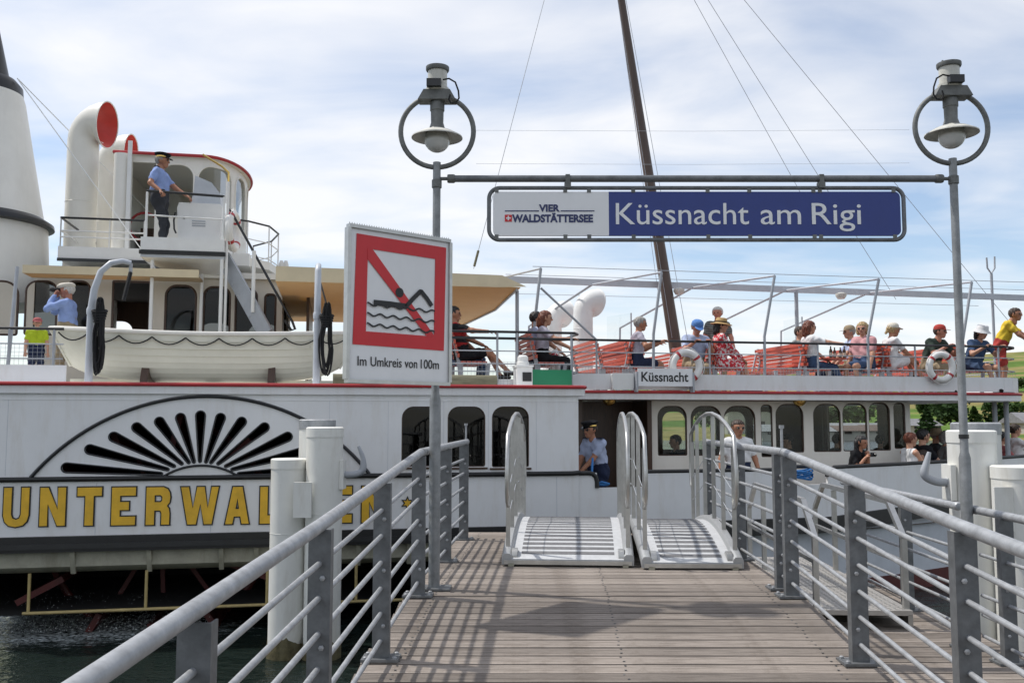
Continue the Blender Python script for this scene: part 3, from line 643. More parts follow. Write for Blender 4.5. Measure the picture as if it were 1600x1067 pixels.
for px, pz in ((650, 712), (728, 714), (800, 710)):
    a = q(px, pz, .8); MB().box((a.x - .3, .6, MD), (a.x + .3, 1.1, a.z)).build('interior_seat', 'dark_wood', ri)
MB().tube([(s1 + .0, .0 + .11 - .11 * math.cos(R(x)), 0) for x in (0,)] + [(s1, 0, 0)], .01) if False else None
MB().box((s1 - .05, .0501, ZB), (s1 - .001, 2.5, ZT)).build('paddle_box_end', 'ship_white', ship)
# fan arch and mouldings
def arch_line(px0, px1, apex, base, n=40):
    a, b, c = q(px0, base, 0), q(px1, base, 0), q((px0 + px1) / 2, apex, 0); cx = (a.x + b.x) / 2; ra = (b.x - a.x) / 2; rb = c.z - a.z
    # circular segment through the three points
    Rr = (ra * ra + rb * rb) / (2 * rb); cz = c.z - Rr; th = math.asin(min(1, ra / Rr))
    return [(cx + Rr * math.sin(-th + 2 * th * k / n), -.012, cz + Rr * math.cos(-th + 2 * th * k / n)) for k in range(n + 1)]
MB().tube(arch_line(48, 577, 619, 746), .024, 8).build('fan_arch', 'black_paint', pw)
MB().tube(arch_line(254, 372, 727, 745), .016, 8).build('fan_hub_arch', 'black_paint', pw)
MB().tube([(s0, -.02, ZK), (s1 - .1, -.02, ZK), (s1 + .02, -.02, ZK + .01)], .034, 10).build('rubbing_strake', 'black_rubber', pw)
# the letters of the name, cut from plate with a dark border
W3 = .3
LET = {'U': [[(0,1),(.3,1),(.3,.3),(.36,.2),(.5,.165),(.64,.2),(.7,.3),(.7,1),(1,1),(1,.28),(.93,.12),(.78,.02),(.5,-.02),(.22,.02),(.07,.12),(0,.28)]],
 'N': [[(0,0),(0,1),(.3,1),(.7,.42),(.7,1),(1,1),(1,0),(.7,0),(.3,.58),(.3,0)]],
 'T': [[(.33,0),(.33,.78),(0,.78),(0,1),(1,1),(1,.78),(.67,.78),(.67,0)]],
 'E': [[(0,0),(0,1),(1,1),(1,.78),(.34,.78),(.34,.61),(.72,.61),(.72,.4),(.34,.4),(.34,.22),(1,.22),(1,0)]],
 'R': [[(0,0),(0,1),(.7,1),(.88,.95),(.97,.85),(1,.72),(.97,.59),(.86,.5),(.95,.42),(.98,.3),(.98,0),(.65,0),(.65,.3),(.6,.38),(.34,.38),(.34,0)], [(.34,.6),(.34,.79),(.6,.79),(.67,.74),(.67,.65),(.6,.6)]],
 'W': [[(0,1),(.2,1),(.32,.42),(.43,1),(.62,1),(.72,.42),(.82,1),(1,1),(.83,0),(.63,0),(.52,.55),(.41,0),(.19,0)]],
 'A': [[(0,0),(.3,1),(.7,1),(1,0),(.7,0),(.64,.2),(.36,.2),(.3,0)], [(.42,.4),(.58,.4),(.5,.7)]],
 'L': [[(0,0),(0,1),(.34,1),(.34,.22),(1,.22),(1,0)]],
 'D': [[(0,0),(0,1),(.62,1),(.85,.93),(.97,.78),(1,.5),(.97,.22),(.85,.07),(.62,0)], [(.34,.22),(.34,.78),(.56,.78),(.65,.68),(.66,.5),(.65,.32),(.56,.22)]]}
def grow(poly, e):
    n = len(poly); ar = sum(poly[i][0] * poly[(i + 1) % n][1] - poly[(i + 1) % n][0] * poly[i][1] for i in range(n)); sg_ = 1 if ar > 0 else -1; o = []
    for i in range(n):
        p0, p1, p2 = Vector(poly[i - 1]), Vector(poly[i]), Vector(poly[(i + 1) % n]); d1, d2 = (p1 - p0).normalized(), (p2 - p1).normalized()
        n1, n2 = Vector((d1.y, -d1.x)) * sg_, Vector((d2.y, -d2.x)) * sg_; b = (n1 + n2); k = max(.45, 1 + n1.dot(n2)); o.append(tuple(p1 + b * (e / k)))
    return o
LX = [('U', 5, 47), ('N', 62, 104), ('T', 120, 160), ('E', 174, 213), ('R', 228, 267), ('W', 282, 342), ('A', 352, 390), ('L', 406, 441), ('D', 457, 496), ('E', 514, 550), ('N', 565, 603)]
for ch, a, b in LX:
    pl, pr = q(a, 822 - a * .011, 0), q(b, 762 - b * .004, 0); w_, h_ = pr.x - pl.x, q(a, 762 - a * .004, 0).z - pl.z
    sp_ = [[(pl.x + u * w_, pl.z + v * h_) for u, v in poly] for poly in LET[ch]]
    bk = [grow(sp_[0], .017)] + [grow(x, -.017) for x in sp_[1:]]
    lo = plate_t('letter_border', bk, -.012, -.001, 'black_paint', pw)
    plate_t('letter', sp_, -.026, -.0125, 'gold_paint', lo)
def star(px, py, r, t0, t1, mt, par):
    c = q(px, py, 0); pts = [(c.x + (r if k % 2 == 0 else r * .5) * math.cos(R(90 + 30 * k)), c.z + (r if k % 2 == 0 else r * .5) * math.sin(R(90 + 30 * k))) for k in range(12)]
    return plate_t('star', [pts], t0, t1, mt, par)
so_ = star(636.5, 785.5, .098, -.012, -.001, 'black_paint', pw); so_.name = 'star_border'; star(636.5, 785.5, .062, -.024, -.0125, 'gold_paint', so_)
# black belt, sponson beam, brackets, paddle guard below the white side
MB().box((s0, -.05, ZB - .2), (s1, .3, ZB - .002)).build('belt', 'black_rubber', ship)
MB().box((s0, -.07, ZB - .16), (s1, -.051, ZB - .09)).build('belt_lip', 'black_paint', ship)
zz0, zz1 = q(100, 896, 0).z, ZB - .201
MB().prism([(.06, zz1), (.06, zz0 + .08), (.16, zz0), (.6, zz0), (.6, zz1)], s0, s1, lambda a, b, t: (t, a, b)).build('sponson_beam', 'beam_beige', ship)
for px in (-20, 112, 232, 345, 400, 560, 640):
    a = q(px, 875, .0); MB().prism([(.0, zz1 + .02), (.0, zz1 - .05), (.1, zz0 - .02), (.14, zz0 - .02), (.14, zz1)], a.x - .03, a.x + .03, lambda a, b, t: (t, a, b)).build('sponson_bracket', 'beam_beige', ship)
zg = q(100, 956, .1).z
gd = MB().tube([(q(35, 955, .1).x, .1, zg), (s1 - 2, .1, zg)], .022, 8).build('paddle_guard', 'pipe_yellow', ship)
for px in (45, 228, 417, 556): a = q(px, 930, .1); MB().tube([(a.x, .1, zg), (a.x, .1, zz0)], .02, 8).build('guard_upright', 'pipe_yellow', gd)
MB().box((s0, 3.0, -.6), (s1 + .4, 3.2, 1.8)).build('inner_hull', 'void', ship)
wc = q(250, 900, 1.4)
pwl = MB().tube([(wc.x + 1.55 * math.cos(a), 1.4, 1.25 + 1.55 * math.sin(a)) for a in (2 * math.pi * k / 40 for k in range(40))], .05, 8, closed=True).build('paddle_wheel', 'paddle_red', ship)
for k in range(11):
    a = 2 * math.pi * k / 11 + .2; cx, cz = wc.x + 1.5 * math.cos(a), 1.25 + 1.5 * math.sin(a)
    MB().box((-.04, .35, -.32), (.04, 2.4, .32), Matrix.Translation((cx, 0, cz)) @ Matrix.Rotation(math.pi / 2 - a, 4, 'Y')).build('paddle_float', 'paddle_red', pwl)
    MB().bar((wc.x, 1.4, 1.25), (cx, 1.4, cz), .06).build('spoke', 'paddle_red', pwl)
# spray flung up behind the guard
rg = random.Random(3); sp_ = MB()
for _ in range(2200):
    u = rg.random(); px = rg.uniform(-30, 330); h = rg.random() ** 4; a = q(px, 975, rg.uniform(.25, 1.2)); r_ = rg.uniform(.002, .007) * (1.2 - h)
    p = Vector((a.x, a.y, .02 + h * .75 * (1 - abs(px - 90) / 420))); sp_.add([p + Vector((r_, 0, 0)), p + Vector((-r_ * .5, r_, 0)), p + Vector((-r_ * .5, -r_, 0)), p + Vector((0, 0, r_ * 1.6))], [(0, 1, 3), (1, 2, 3), (2, 0, 3), (0, 2, 1)])
mat('spray', (.75, .8, .8), .4, var=.05)
so2 = sp_.build('spray', 'spray', M=SHIPM, smooth=None); tag(so2, 'white spray thrown up by the paddle wheel under the ship side', 'spray', kind='stuff')
# ---- upper deck slab with the red moulding
sR = q(1598, 612, TF).x + .35
out_ = [(s0, -.04)] + [(s1 - .12, -.04)] + [(s1 + .12 * math.sin(R(a)), .08 - .12 * math.cos(R(a))) for a in (20, 45, 70, 90)] + [(s1 + .12, TF - .3), (s1 + .2, TF - .1), (s1 + .45, TF)]
out_ += [(sR - .7, TF)] + [(sR - .7 + .7 * math.sin(R(a)), TF + .7 - .7 * math.cos(R(a))) for a in (20, 40, 60, 80, 90)] + [(sR, 8.4), (s0, 8.4)]
ud = MB().prism(out_, ZT - .12, ZT + .012, lambda a, b, t: (a, b, t)).build('upper_deck', 'ship_white', ship, smooth=None)
edge = out_[:-2]
MB().tube([(a, b - .012 if b < TF + .01 else b, ZT + .005) for a, b in edge], .026, 8).build('red_moulding', 'red_paint', ud)
fz = q(1200, 586, TF + .04).z
m = MB(); fe = [(s1 + .45, TF + .06), (sR - .7, TF + .06)] + [(sR - .7 + .64 * math.sin(R(a)), TF + .7 - .64 * math.cos(R(a))) for a in (20, 40, 60, 80, 90)] + [(sR - .06, 4.0)]
for (a, b), (c, d) in zip(fe[:-1], fe[1:]): m.bar((a, b, (ZT + .04 + fz) / 2), (c, d, (ZT + .04 + fz) / 2), .03, fz - ZT - .05)
m.build('toe_board', 'ship_white', ud)
MB().box((s0, .42, ZT + .03), (q(103, 580, .42).x, .45, ZT + .27)).build('toe_board', 'ship_white', ud); MB().box((q(704, 590, 1.06).x, 1.05, ZT + .03), (s1 - .1, 1.08, ZT + .16)).build('toe_board', 'ship_white', ud)
# ---- main deck forward: floor, bulwark with rope gap, hull, deckhouse
sB = q(1760, 700, 3).x
hullpath = [(s1, .02), (q(1100, 740, .15).x, .12), (q(1293, 735, .3).x, .3), (q(1400, 730, .75).x, .75), (q(1520, 722, 1.6).x, 1.6), (q(1640, 716, 2.9).x, 2.9), (sB + 2, 4.6)]
def hp(s):
    for (a, b), (c, d) in zip(hullpath[:-1], hullpath[1:]):
        if s <= c: return b + (d - b) * (s - a) / (c - a)
    return hullpath[-1][1]
def ribbon(name, sa, sb_, zlo, zhi, mt, par, th=.05, n=24, off=0):
    m = MB(); P = [sa + (sb_ - sa) * k / n for k in range(n + 1)]; vs_ = []
    for s in P:
        t = hp(s) + off; a, b = (zlo(s) if callable(zlo) else zlo), (zhi(s) if callable(zhi) else zhi); vs_ += [(s, t, a), (s, t, b), (s, t + th, b), (s, t + th, a)]
    fs = []
    for k in range(n):
        o = 4 * k
        for j in range(4): fs.append((o + j, o + (j + 1) % 4, o + 4 + (j + 1) % 4, o + 4 + j))
    fs += [(0, 3, 2, 1), (4 * n, 4 * n + 1, 4 * n + 2, 4 * n + 3)]
    return m.add(vs_, fs).build(name, mt, par)
zr1 = q(1060, 737, .15).z; sx1 = q(1293, 735, .3).x
def ztop(s):
    k = max(0, (s - sx1) / (q(1590, 716, 2.3).x - sx1)); return zr1 + .02 + (q(1590, 716, 2.3).z - zr1) * min(k, 1.4) if s > sx1 else zr1
zlow = q(960, 761, .1).z
sN0, sN1 = q(932, 740, .05).x, q(1008, 740, .1).x; sG0, sG1 = q(1222, 735, .25).x, q(1293, 735, .3).x
def zh(s): return ZB + max(0, (s - sx1)) * .055
bw = ribbon('bulwark', s1, sN0, ZB, ZK, 'ship_white', ship, n=2); ribbon('bulwark', sN0, sN1, ZB, zlow, 'ship_white', ship, n=4); ribbon('bulwark', sN1, sG0, ZB, zr1, 'ship_white', ship)
ribbon('bulwark', sG0, sG1, ZB, q(1250, 757, .3).z, 'ship_white', ship, n=6); b4 = ribbon('bulwark', sG1, sB + 2, zh, ztop, 'ship_white', ship, n=40)
def rail_path(sa, sb_, zf, n=20): return [(s, hp(s) + .02, (zf(s) if callable(zf) else zf) + .01) for s in (sa + (sb_ - sa) * k / n for k in range(n + 1))]
MB().tube([(s1, .0, ZK), (sN0 - .12, .02, ZK)] + [(sN0 - .12 + .12 * math.sin(R(a)), .03, ZK - .12 + .12 * math.cos(R(a))) for a in (30, 60, 90)] + [(sN0, .03, zlow)], .034, 10).build('bulwark_rail', 'black_rubber', ship)
MB().tube(rail_path(sN1, sG0, zr1), .032, 10).build('bulwark_rail', 'black_rubber', ship)
MB().tube([(sG1, hp(sG1) + .02, zlow + .1)] + [(sG1 + .12 - .12 * math.cos(R(a)), hp(sG1) + .02, zr1 - .1 + .12 * math.sin(R(a))) for a in (0, 30, 60, 90)] + rail_path(sG1 + .15, sB + 2, ztop, 36), .034, 10).build('bulwark_rail', 'black_rubber', ship)
ribbon('belt', s1, sB + 2, lambda s: zh(s) - .24, lambda s: zh(s) - .002, 'black_rubber', ship, th=.2, n=40, off=-.05)
ribbon('hull_side', s1, sB + 2, -.5, lambda s: zh(s) - .24, 'grey_hull' if False else 'light_grey', ship, th=.1, n=40, off=.12)
ribbon('boot_top', s1, sB + 2, -.5, .28, 'paddle_red', ship, th=.02, n=40, off=.1)
m = MB(); n_ = 40; P = [s1 + (sB + 2 - s1) * k / n_ for k in range(n_ + 1)]
m.add([(s, hp(s) + .03, MD) for s in P] + [(s, 8.4 - hp(s) * .9, MD) for s in P], [(k, k + 1, n_ + 2 + k, n_ + 1 + k) for k in range(n_)])
mat('deck_teak', (.20, .15, .11), .7, var=.2, vs=4, stretch=(.6, 9, 1)); m.build('main_deck', 'deck_teak', ship, smooth=None)
far = MB(); far.add([(s, 8.4 - hp(s) * .9, z) for s in P for z in (-.5, ztop(s) if s > sx1 else zr1)], [(2 * k, 2 * k + 1, 2 * k + 3, 2 * k + 2) for k in range(n_)]); far.build('far_bulwark', 'ship_white', ship, smooth=None)
# deckhouse on the main deck
HT0, HT1 = 2.7, 6.6; h0, h1 = q(1014, 700, HT0).x, q(1424, 700, HT0).x; zs = ZT - .13
wl_ = [(1028, 1073, 634, 712), (1080, 1127, 634, 712), (1132, 1180, 634, 712), (1190, 1206.5, 632, 714), (1213, 1255, 631, 707), (1272, 1313, 631, 706), (1318, 1354, 630, 705), (1359, 1390, 629, 704), (1398, 1414, 629, 701)]
hs = [hole(a, b, c, d, HT0, .36) for a, b, c, d in wl_]
dh = plate_t('deckhouse_wall', [[(h0, MD), (h1, MD), (h1, zs), (h0, zs)]] + hs, HT0, HT0 + .06, 'cream_white', ship)
for k, h in enumerate(hs):
    ring_tube(h, HT0 + .03, .02, 6).build('window_frame', 'dark_wood', dh)
    MB().prism(h, HT0 + .04, HT0 + .044, lambda a, b, t: (a, t, b)).build('window_pane', 'pane', dh, smooth=None)
hf = []
k = 0; s_ = h0 + .25
while s_ < h1 - .75: hf.append(rrect(s_, s_ + .55, hs[0][0][1] - .02, hs[0][9][1] + .03, .03, 6, .2)); s_ += .72
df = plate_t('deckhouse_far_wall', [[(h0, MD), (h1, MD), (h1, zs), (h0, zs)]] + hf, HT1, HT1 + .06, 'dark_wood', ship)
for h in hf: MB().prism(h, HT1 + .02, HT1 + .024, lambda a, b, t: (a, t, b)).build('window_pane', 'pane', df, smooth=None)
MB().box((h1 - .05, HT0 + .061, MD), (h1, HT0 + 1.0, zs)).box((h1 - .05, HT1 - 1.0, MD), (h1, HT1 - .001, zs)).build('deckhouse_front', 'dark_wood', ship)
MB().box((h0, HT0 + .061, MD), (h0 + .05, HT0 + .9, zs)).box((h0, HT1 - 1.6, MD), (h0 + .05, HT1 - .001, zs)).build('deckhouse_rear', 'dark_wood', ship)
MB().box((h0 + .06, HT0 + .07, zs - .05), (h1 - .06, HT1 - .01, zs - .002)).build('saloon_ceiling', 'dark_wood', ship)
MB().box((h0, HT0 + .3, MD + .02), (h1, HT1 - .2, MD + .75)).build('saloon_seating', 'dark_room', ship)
for px in (1020, 1290, 1376): a = q(px, 680, 4.6); MB().tube([(a.x, 4.6, MD), (a.x, 4.6, zs)], .06, 10).build('saloon_column', 'dark_wood', ship)
MB().box((s1 + .05, 2.45, MD), (h0 - .02, 2.5, zs)).build('vestibule_back', 'dark_room', ship) if False else None
MB().box((s1 - .6, 3.6, MD), (h0 + .1, 3.7, zs)).build('vestibule_back', 'dark_wood', ship)
for px in (905.5, 1014): a = q(px, 690, 2.6); MB().box((a.x - .04, 2.55, MD), (a.x + .04, 2.63, zs)).build('door_post', 'dark_wood', ship)
MB().tube([q(985, 622, 2.4), q(1200, 625, 2.4)], .014, 8).build('ceiling_pipe', 'red_paint', ship)
for px in (952, 1249): a = q(px, 622, 2.3); MB().lathe([(.12, 0), (.1, -.05), (.05, -.09), (.0, -.1)], 16, Matrix.Translation((a.x, 2.3, zs))).build('ceiling_lamp', 'brass', ship)
for px, t in ((1555, 2.6), (1573, 2.5)): a = q(px, 660, t); MB().tube([(a.x, t, MD), (a.x, t, zs)], .045, 12).build('deck_pillar', 'grey_paint', ship)
# blue rope in the bulwark gap, on its cleat
c = q(1250, 741, .2); rp = MB()
for k in range(9): rp.tube([(c.x + (.2 + .02 * math.sin(k * 2.1)) * math.cos(a), c.y + .02 + .11 * math.sin(a) , c.z - .06 + .016 * k + .02 * math.sin(2 * a + k)) for a in (2 * math.pi * j / 24 for j in range(24))], .012, 6, closed=True)
tag(rp.build('rope_coil', 'rope_blue', M=SHIPM), 'coil of bright blue rope hung in the bulwark gap', 'rope')
MB().tube([(c.x - .3, c.y + .02, c.z + .08), (c.x - .25, c.y, c.z + .12), (c.x + .3, c.y, c.z + .12), (c.x + .35, c.y + .02, c.z + .09)], .03, 8).build('cleat', 'black_paint', ship)
c2_ = q(936, 752, .1); tag(MB().tube([q(926, 716, .6), q(925, 735, .35), q(926, 752, .15), q(936, 757, .05), q(950, 757, .06)], .017, 8).tube([q(928, 757, .08), q(940, 753, .04), q(952, 756, .06)], .017, 8).build('mooring_line', 'rope_blue', M=SHIPM), 'blue mooring line held by the crewman in the gangway opening', 'rope')
# ---- cabin on the upper deck, canopy
CT0, CT1 = 3.4, 6.6; ZC = 5.2; cs0, cs1 = s0, q(441, 470, CT0).x
wl2 = [(-40, 29, 440, 522), (38, 90, 440, 522), (101, 141, 440, 525), (257, 307, 447, 522), (317, 360, 449, 522), (367, 402, 452, 522), (413, 431, 460, 522)]
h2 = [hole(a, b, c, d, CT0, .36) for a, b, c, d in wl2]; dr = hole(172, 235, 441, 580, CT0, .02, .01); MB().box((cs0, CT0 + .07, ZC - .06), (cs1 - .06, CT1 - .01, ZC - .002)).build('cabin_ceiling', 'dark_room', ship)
cb = plate_t('upper_cabin_wall', [[(cs0, ZT), (cs1, ZT), (cs1, ZC), (cs0, ZC)]] + h2 + [dr], CT0, CT0 + .06, 'beige_wall', ship)
for h in h2 + [dr]: ring_tube(h, CT0 + .01, .02, 6).build('window_frame', 'dark_wood', cb)
for h in h2: MB().prism(h, CT0 + .035, CT0 + .039, lambda a, b, t: (a, t, b)).build('window_pane', 'pane_dark', cb, smooth=None)
h3 = [rrect(a, a + .62, ZT + .7, ZT + 1.5, .03, 6, .22) for a in (cs0 + .3 + .95 * k for k in range(int((cs1 - cs0) / .95)))]
plate_t('upper_cabin_far_wall', [[(cs0, ZT), (cs1, ZT), (cs1, ZC), (cs0, ZC)]] + h3, CT1, CT1 + .06, 'dark_wood', ship)
MB().box((cs1 - .05, CT0 + .061, ZT + .013), (cs1, CT0 + .7, ZC)).box((cs1 - .05, CT1 - .7, ZT + .013), (cs1, CT1 - .001, ZC)).build('upper_cabin_front', 'beige_wall', ship)
MB().box((cs0, CT0 - .1, ZC + .002), (cs1 + .1, CT1 + .2, ZC + .1)).build('upper_cabin_roof', 'cream_white', ship)
for a in (cs0 + 2, cs0 + 4.4): MB().box((a, CT0 + .07, ZT + .013), (a + .05, CT1 - .01, ZC)).build('cabin_partition', 'dark_wood', cb)
ca, cc, ce = s0, q(270, 430, 1.5).x, q(815, 440, 1.5).x; cm_ = q(430, 440, 1.5).x; zca = q(500, 440, 1.5).z
zcl = q(100, 428, 2.75).z; MB().box((ca, 2.8, zcl), (cc + .2, CT0 - .12, zcl + .03)).build('canopy', 'canvas_lit', ship); MB().box((ca, 2.76, zcl), (cc + .2, 2.799, zcl + .13)).build('canopy_valance', 'canvas_cream', ship)
MB().prism([(cm_, 1.6), (ce, 1.6), (ce + .15, 4.5), (ce - .1, 7.6), (cm_, 7.6)], zca, zca + .012).build('canopy', 'canvas_lit', ship, smooth=None)
MB().add([(cm_, 1.58, zca), (ce - .35, 1.58, zca), (ce + .1, 1.58, zca + .02), (ce - .3, 1.6, zca + .2), (cm_, 1.6, zca + .24)], [(0, 1, 2, 3, 4)]).build('canopy_valance', 'canvas_cream', ship, smooth=None)
MB().tube([(ce - .1, 7.55, zca - .02), (ce + .1, 4.5, zca - .02), (ce - .05, 1.65, zca - .02)], .02, 8).build('canopy_lacing', 'light_grey', ship)
for px in (60, 500, 600, 720): a = q(px, 440, 4.5); MB().tube([(a.x, 7.4, ZT), (a.x, 7.4, zca)], .025, 8).build('canopy_post', 'grey_paint', ship)
a = q(808, 470, 1.9); MB().tube([(a.x, 1.9, ZT), (a.x, 1.9, zca)], .03, 10).build('canopy_post', 'grey_paint', ship)
# ---- awning frame over the foredeck
TC = 4.7; zf_ = q(1060, 449, TC).z
fb = MB().bar((q(790, 436, TC).x, TC, zf_ + .06), (q(1640, 470, TC).x, TC, zf_ - .02), .06, .125).build('awning_beam', 'light_grey', ship)
frames = [(1021, 1034), (1195, 1211), (1357, 1374), (1506, 1519), (833, 845)]
for b, tpx in frames:
    p0, p1 = q(b, 590, TF + .1), q(tpx, 460, TF + .15); zt_ = zf_ - .12
    p1 = Vector((p1.x, TF + .15, zt_)); MB().tube([(p0.x, TF + .1, ZT), (p0.x + .01, TF + .1, ZT + 1.0), p1], .026, 8).build('awning_stanchion', 'grey_paint', fb)
    MB().tube([p1, (p1.x - .55, TC, zf_)], .02, 8).build('awning_arm', 'light_grey', fb); MB().tube([(p1.x - .55, TC, zf_), (p1.x - 1.3, 7.2, zf_ - .6), (p1.x - 1.3, 7.3, ZT)], .024, 8).build('awning_arm', 'grey_paint', fb)
MB().tube([q(845, 450, TF + .15), q(932, 531, TF + .15)], .02, 8).build('awning_brace', 'grey_paint', fb)
for dz, tt_ in ((.16, TC), (-.09, TF + .15), (.1, 7.0)):
    MB().tube([(q(790, 440, TC).x, tt_, zf_ + dz), (q(1640, 470, TC).x, tt_, zf_ + dz)], .006, 5).build('awning_wire', 'grey_paint', fb)
a = q(1245, 500, TC); MB().tube([(a.x, TC, ZT), (a.x, TC, zf_)], .04, 10).build('awning_post', 'grey_paint', fb)
a = q(1552, 500, TC); MB().tube([(a.x, TC, ZT), (a.x, TC, zf_ + .5)], .03, 10).tube([(a.x - .1, TC, zf_ + .85), (a.x - .09, TC, zf_ + .62), (a.x, TC, zf_ + .5), (a.x + .09, TC, zf_ + .62), (a.x + .1, TC, zf_ + .88)], .018, 8).build('boat_hook_rest', 'grey_paint', fb)
for px in (1061, 1314): a = q(px, 460, 4.4); MB().lathe([(.05, .02), (.11, 0), (.11, -.05), (.07, -.11), (0, -.12)], 14, Matrix.Translation((a.x, 4.4, zf_ - .08))).build('deck_lamp', 'shade_white', fb)
# ---- mast and stays
mb_, mt_ = q(1058, 560, TC - .2), q(966, -30, TC - .2)
ms = MB().tube([(mb_.x + .03, TC - .2, ZT), mb_, mt_, mt_ + (mt_ - mb_) * .5], [.135, .13, .075, .055], 18).build('mast', 'bronze_mast', ship)
mtop = mt_ + (mt_ - mb_) * .45
for e in (q(740, 420, 3.0), q(1085, 590, TF + .3), q(1400, 468, 5), q(1690, 640, 5.2), q(1030, 470, 6.8), q(1250, 300, 6)):
    MB().tube([mtop, e], .006, 5).build('stay', 'grey_paint', ms)
e0, e1 = q(740, 420, 3.0), q(735, 424, 3.0); dd = (mtop - e0).normalized(); MB().tube([e0 + dd * .05, e0 + dd * .35], .022, 8).build('stay_turnbuckle', 'timber_green', ms)
MB().tube([mt_ + Vector((-.12, -.1, 0)), mb_ + Vector((-.14, -.1, .4))], .006, 5).build('halyard', 'grey_paint', ms)
# ---- ventilation cowls
def cowl(px, t, r, z1, mr, sdir, reach, inner='cowl_red', base='cream_white', tilt=0.0):
    b = q(px, 500, t); x0 = b.x; P = []; Rr = []
    P += [(x0, t, ZT), (x0, t, z1 - r * 1.25)]; Rr += [r, r]
    for k in range(1, 7):
        a = R(88 * k / 6); P.append((x0 + sdir * r * 1.2 * (1 - math.cos(a)), t - tilt * (k / 6) ** 2, z1 - r * 1.25 + r * 1.2 * math.sin(a))); Rr.append(r + (mr * .92 - r) * (k / 6) ** 2)
    lx, lz = P[-1][0], P[-1][2]; P.append((lx + sdir * reach, t - tilt * 1.4, lz - .012)); Rr.append(mr)
    o = MB().tube(P, Rr, 28, caps=False).build('ventilation_cowl', base, ship, smooth=60)
    P2 = [P[-1], P[-2], P[-4]]; R2 = [mr - .006, Rr[-2] - .02, Rr[-4] - .09]
    cmm = MB().tube(P2, R2, 28); cmm.f = [f for f in cmm.f if not (len(f) > 4 and 0 in f)]; cmm.build('cowl_mouth', inner, o, smooth=60)
    d = (Vector(P[-1]) - Vector(P[-2])).normalized(); n_ = d.orthogonal().normalized(); u_ = d.cross(n_)
    MB().tube([Vector(P[-1]) + (n_ * math.cos(a) + u_ * math.sin(a)) * mr for a in (2 * math.pi * k / 32 for k in range(32))], .012, 6, closed=True).build('cowl_rim', base, o)
    for zz in (.35, .7): MB().lathe([(r + .001, 0), (r + .006, .006), (r + .001, .012)], 28, Matrix.Translation((x0, t, ZT + (z1 - ZT) * zz)), caps=False).build('cowl_seam', base, o)
cowl(119.5, 5.2, .275, q(120, 193, 5.2).z, .43, 1, .11, tilt=.06); cowl(161, 6.4, .25, q(160, 236, 6.4).z, .36, 1, .14, tilt=.06)
mat('cowl_pink', (.74, .69, .66), .45, var=.04)
cowl(911, 5.3, .2, q(912, 470, 5.3).z, .29, 1, .07, 'cowl_pink', 'white_paint', -.1); cowl(863, 6.2, .2, q(870, 488, 6.2).z, .29, 1, .07, 'cowl_pink', 'white_paint', -.1)
# ---- funnel
fc = q(-32, 300, 4.8); zz = lambda py: q(20, py, 4.8).z; fr = lambda px, py: abs(q(px, py, 4.8).x - fc.x)
fn_ = MB().lathe([(fr(77, 412), ZC - .4), (fr(72, 350), zz(352)), (fr(66, 352), zz(345)), (fr(38, 160), zz(160)), (fr(30, 130), zz(133))], 48, Matrix.Translation((fc.x, 4.8, 0))).build('funnel', 'cream_white', ship, smooth=50)
MB().lathe([(fr(66, 345), zz(340)), (fr(81, 352), zz(349)), (fr(82, 352), zz(355)), (fr(72, 352), zz(357))], 48, Matrix.Translation((fc.x, 4.8, 0)), caps=False).build('funnel_ring', 'black_paint', fn_, smooth=50)
MB().lathe([(fr(24, 128), zz(126)), (fr(34, 140), zz(137)), (fr(35, 148), zz(150)), (fr(31, 150), zz(152))], 48, Matrix.Translation((fc.x, 4.8, 0)), caps=False).build('funnel_ring', 'black_paint', fn_, smooth=50)
MB().lathe([(fr(16, 128), zz(133)), (fr(-3, 40), zz(40)), (fr(-8, -80), zz(-80))], 48, Matrix.Translation((fc.x, 4.8, 0))).build('funnel_top', 'black_paint', fn_, smooth=50)
for e in (q(250, 430, 2.8), q(330, 430, 7.0)): MB().tube([(fc.x + .6, 4.6, zz(128)), e], .009, 5).build('funnel_stay', 'white_paint', fn_)
# ---- bridge deck, wheelhouse, wing
BZ = 5.75; bd0, bd1 = q(90, 400, 3.8).x, q(443, 400, 3.8).x
bdk = MB().box((bd0, 3.8, BZ - .22), (q(232, 400, 3.8).x, 7.6, BZ)).box((q(232, 400, 3.8).x + .002, 3.95, BZ - .22), (bd1 - .6, 7.6, BZ)).build('bridge_deck', 'white_paint', ship)
MB().box((bd0, 3.76, BZ - .26), (q(232, 400, 3.8).x, 3.799, BZ - .21)).build('deck_edge', 'black_paint', bdk)
def rails(pts, z0, hs_, mts, r=(.014, .01), posts=True, par=None, nm='rail'):
    for h, mt in zip(hs_, mts): MB().tube([(a, b, z0 + h) for a, b in pts], r[0] if mt == 'black_paint' else r[1], 8).build(nm, mt, par or ship)
    if posts:
        for a, b in pts: MB().tube([(a, b, z0), (a, b, z0 + hs_[0])], .012, 8).build('stanchion', 'white_paint', par or ship)
zr = q(150, 342, 3.85).z - BZ
rails([(bd0 + .02, 3.85), (q(172, 342, 3.85).x, 3.85), (q(226, 342, 3.85).x, 3.85)], BZ, (zr, zr * .55, .17), ('black_paint', 'white_paint', 'white_paint'), (.02, .014), par=bdk)
rails([(bd0 + .02, 3.85), (bd0 + .02, 6.5)], BZ, (zr, zr * .55), ('black_paint', 'white_paint'), (.02, .014), par=bdk)
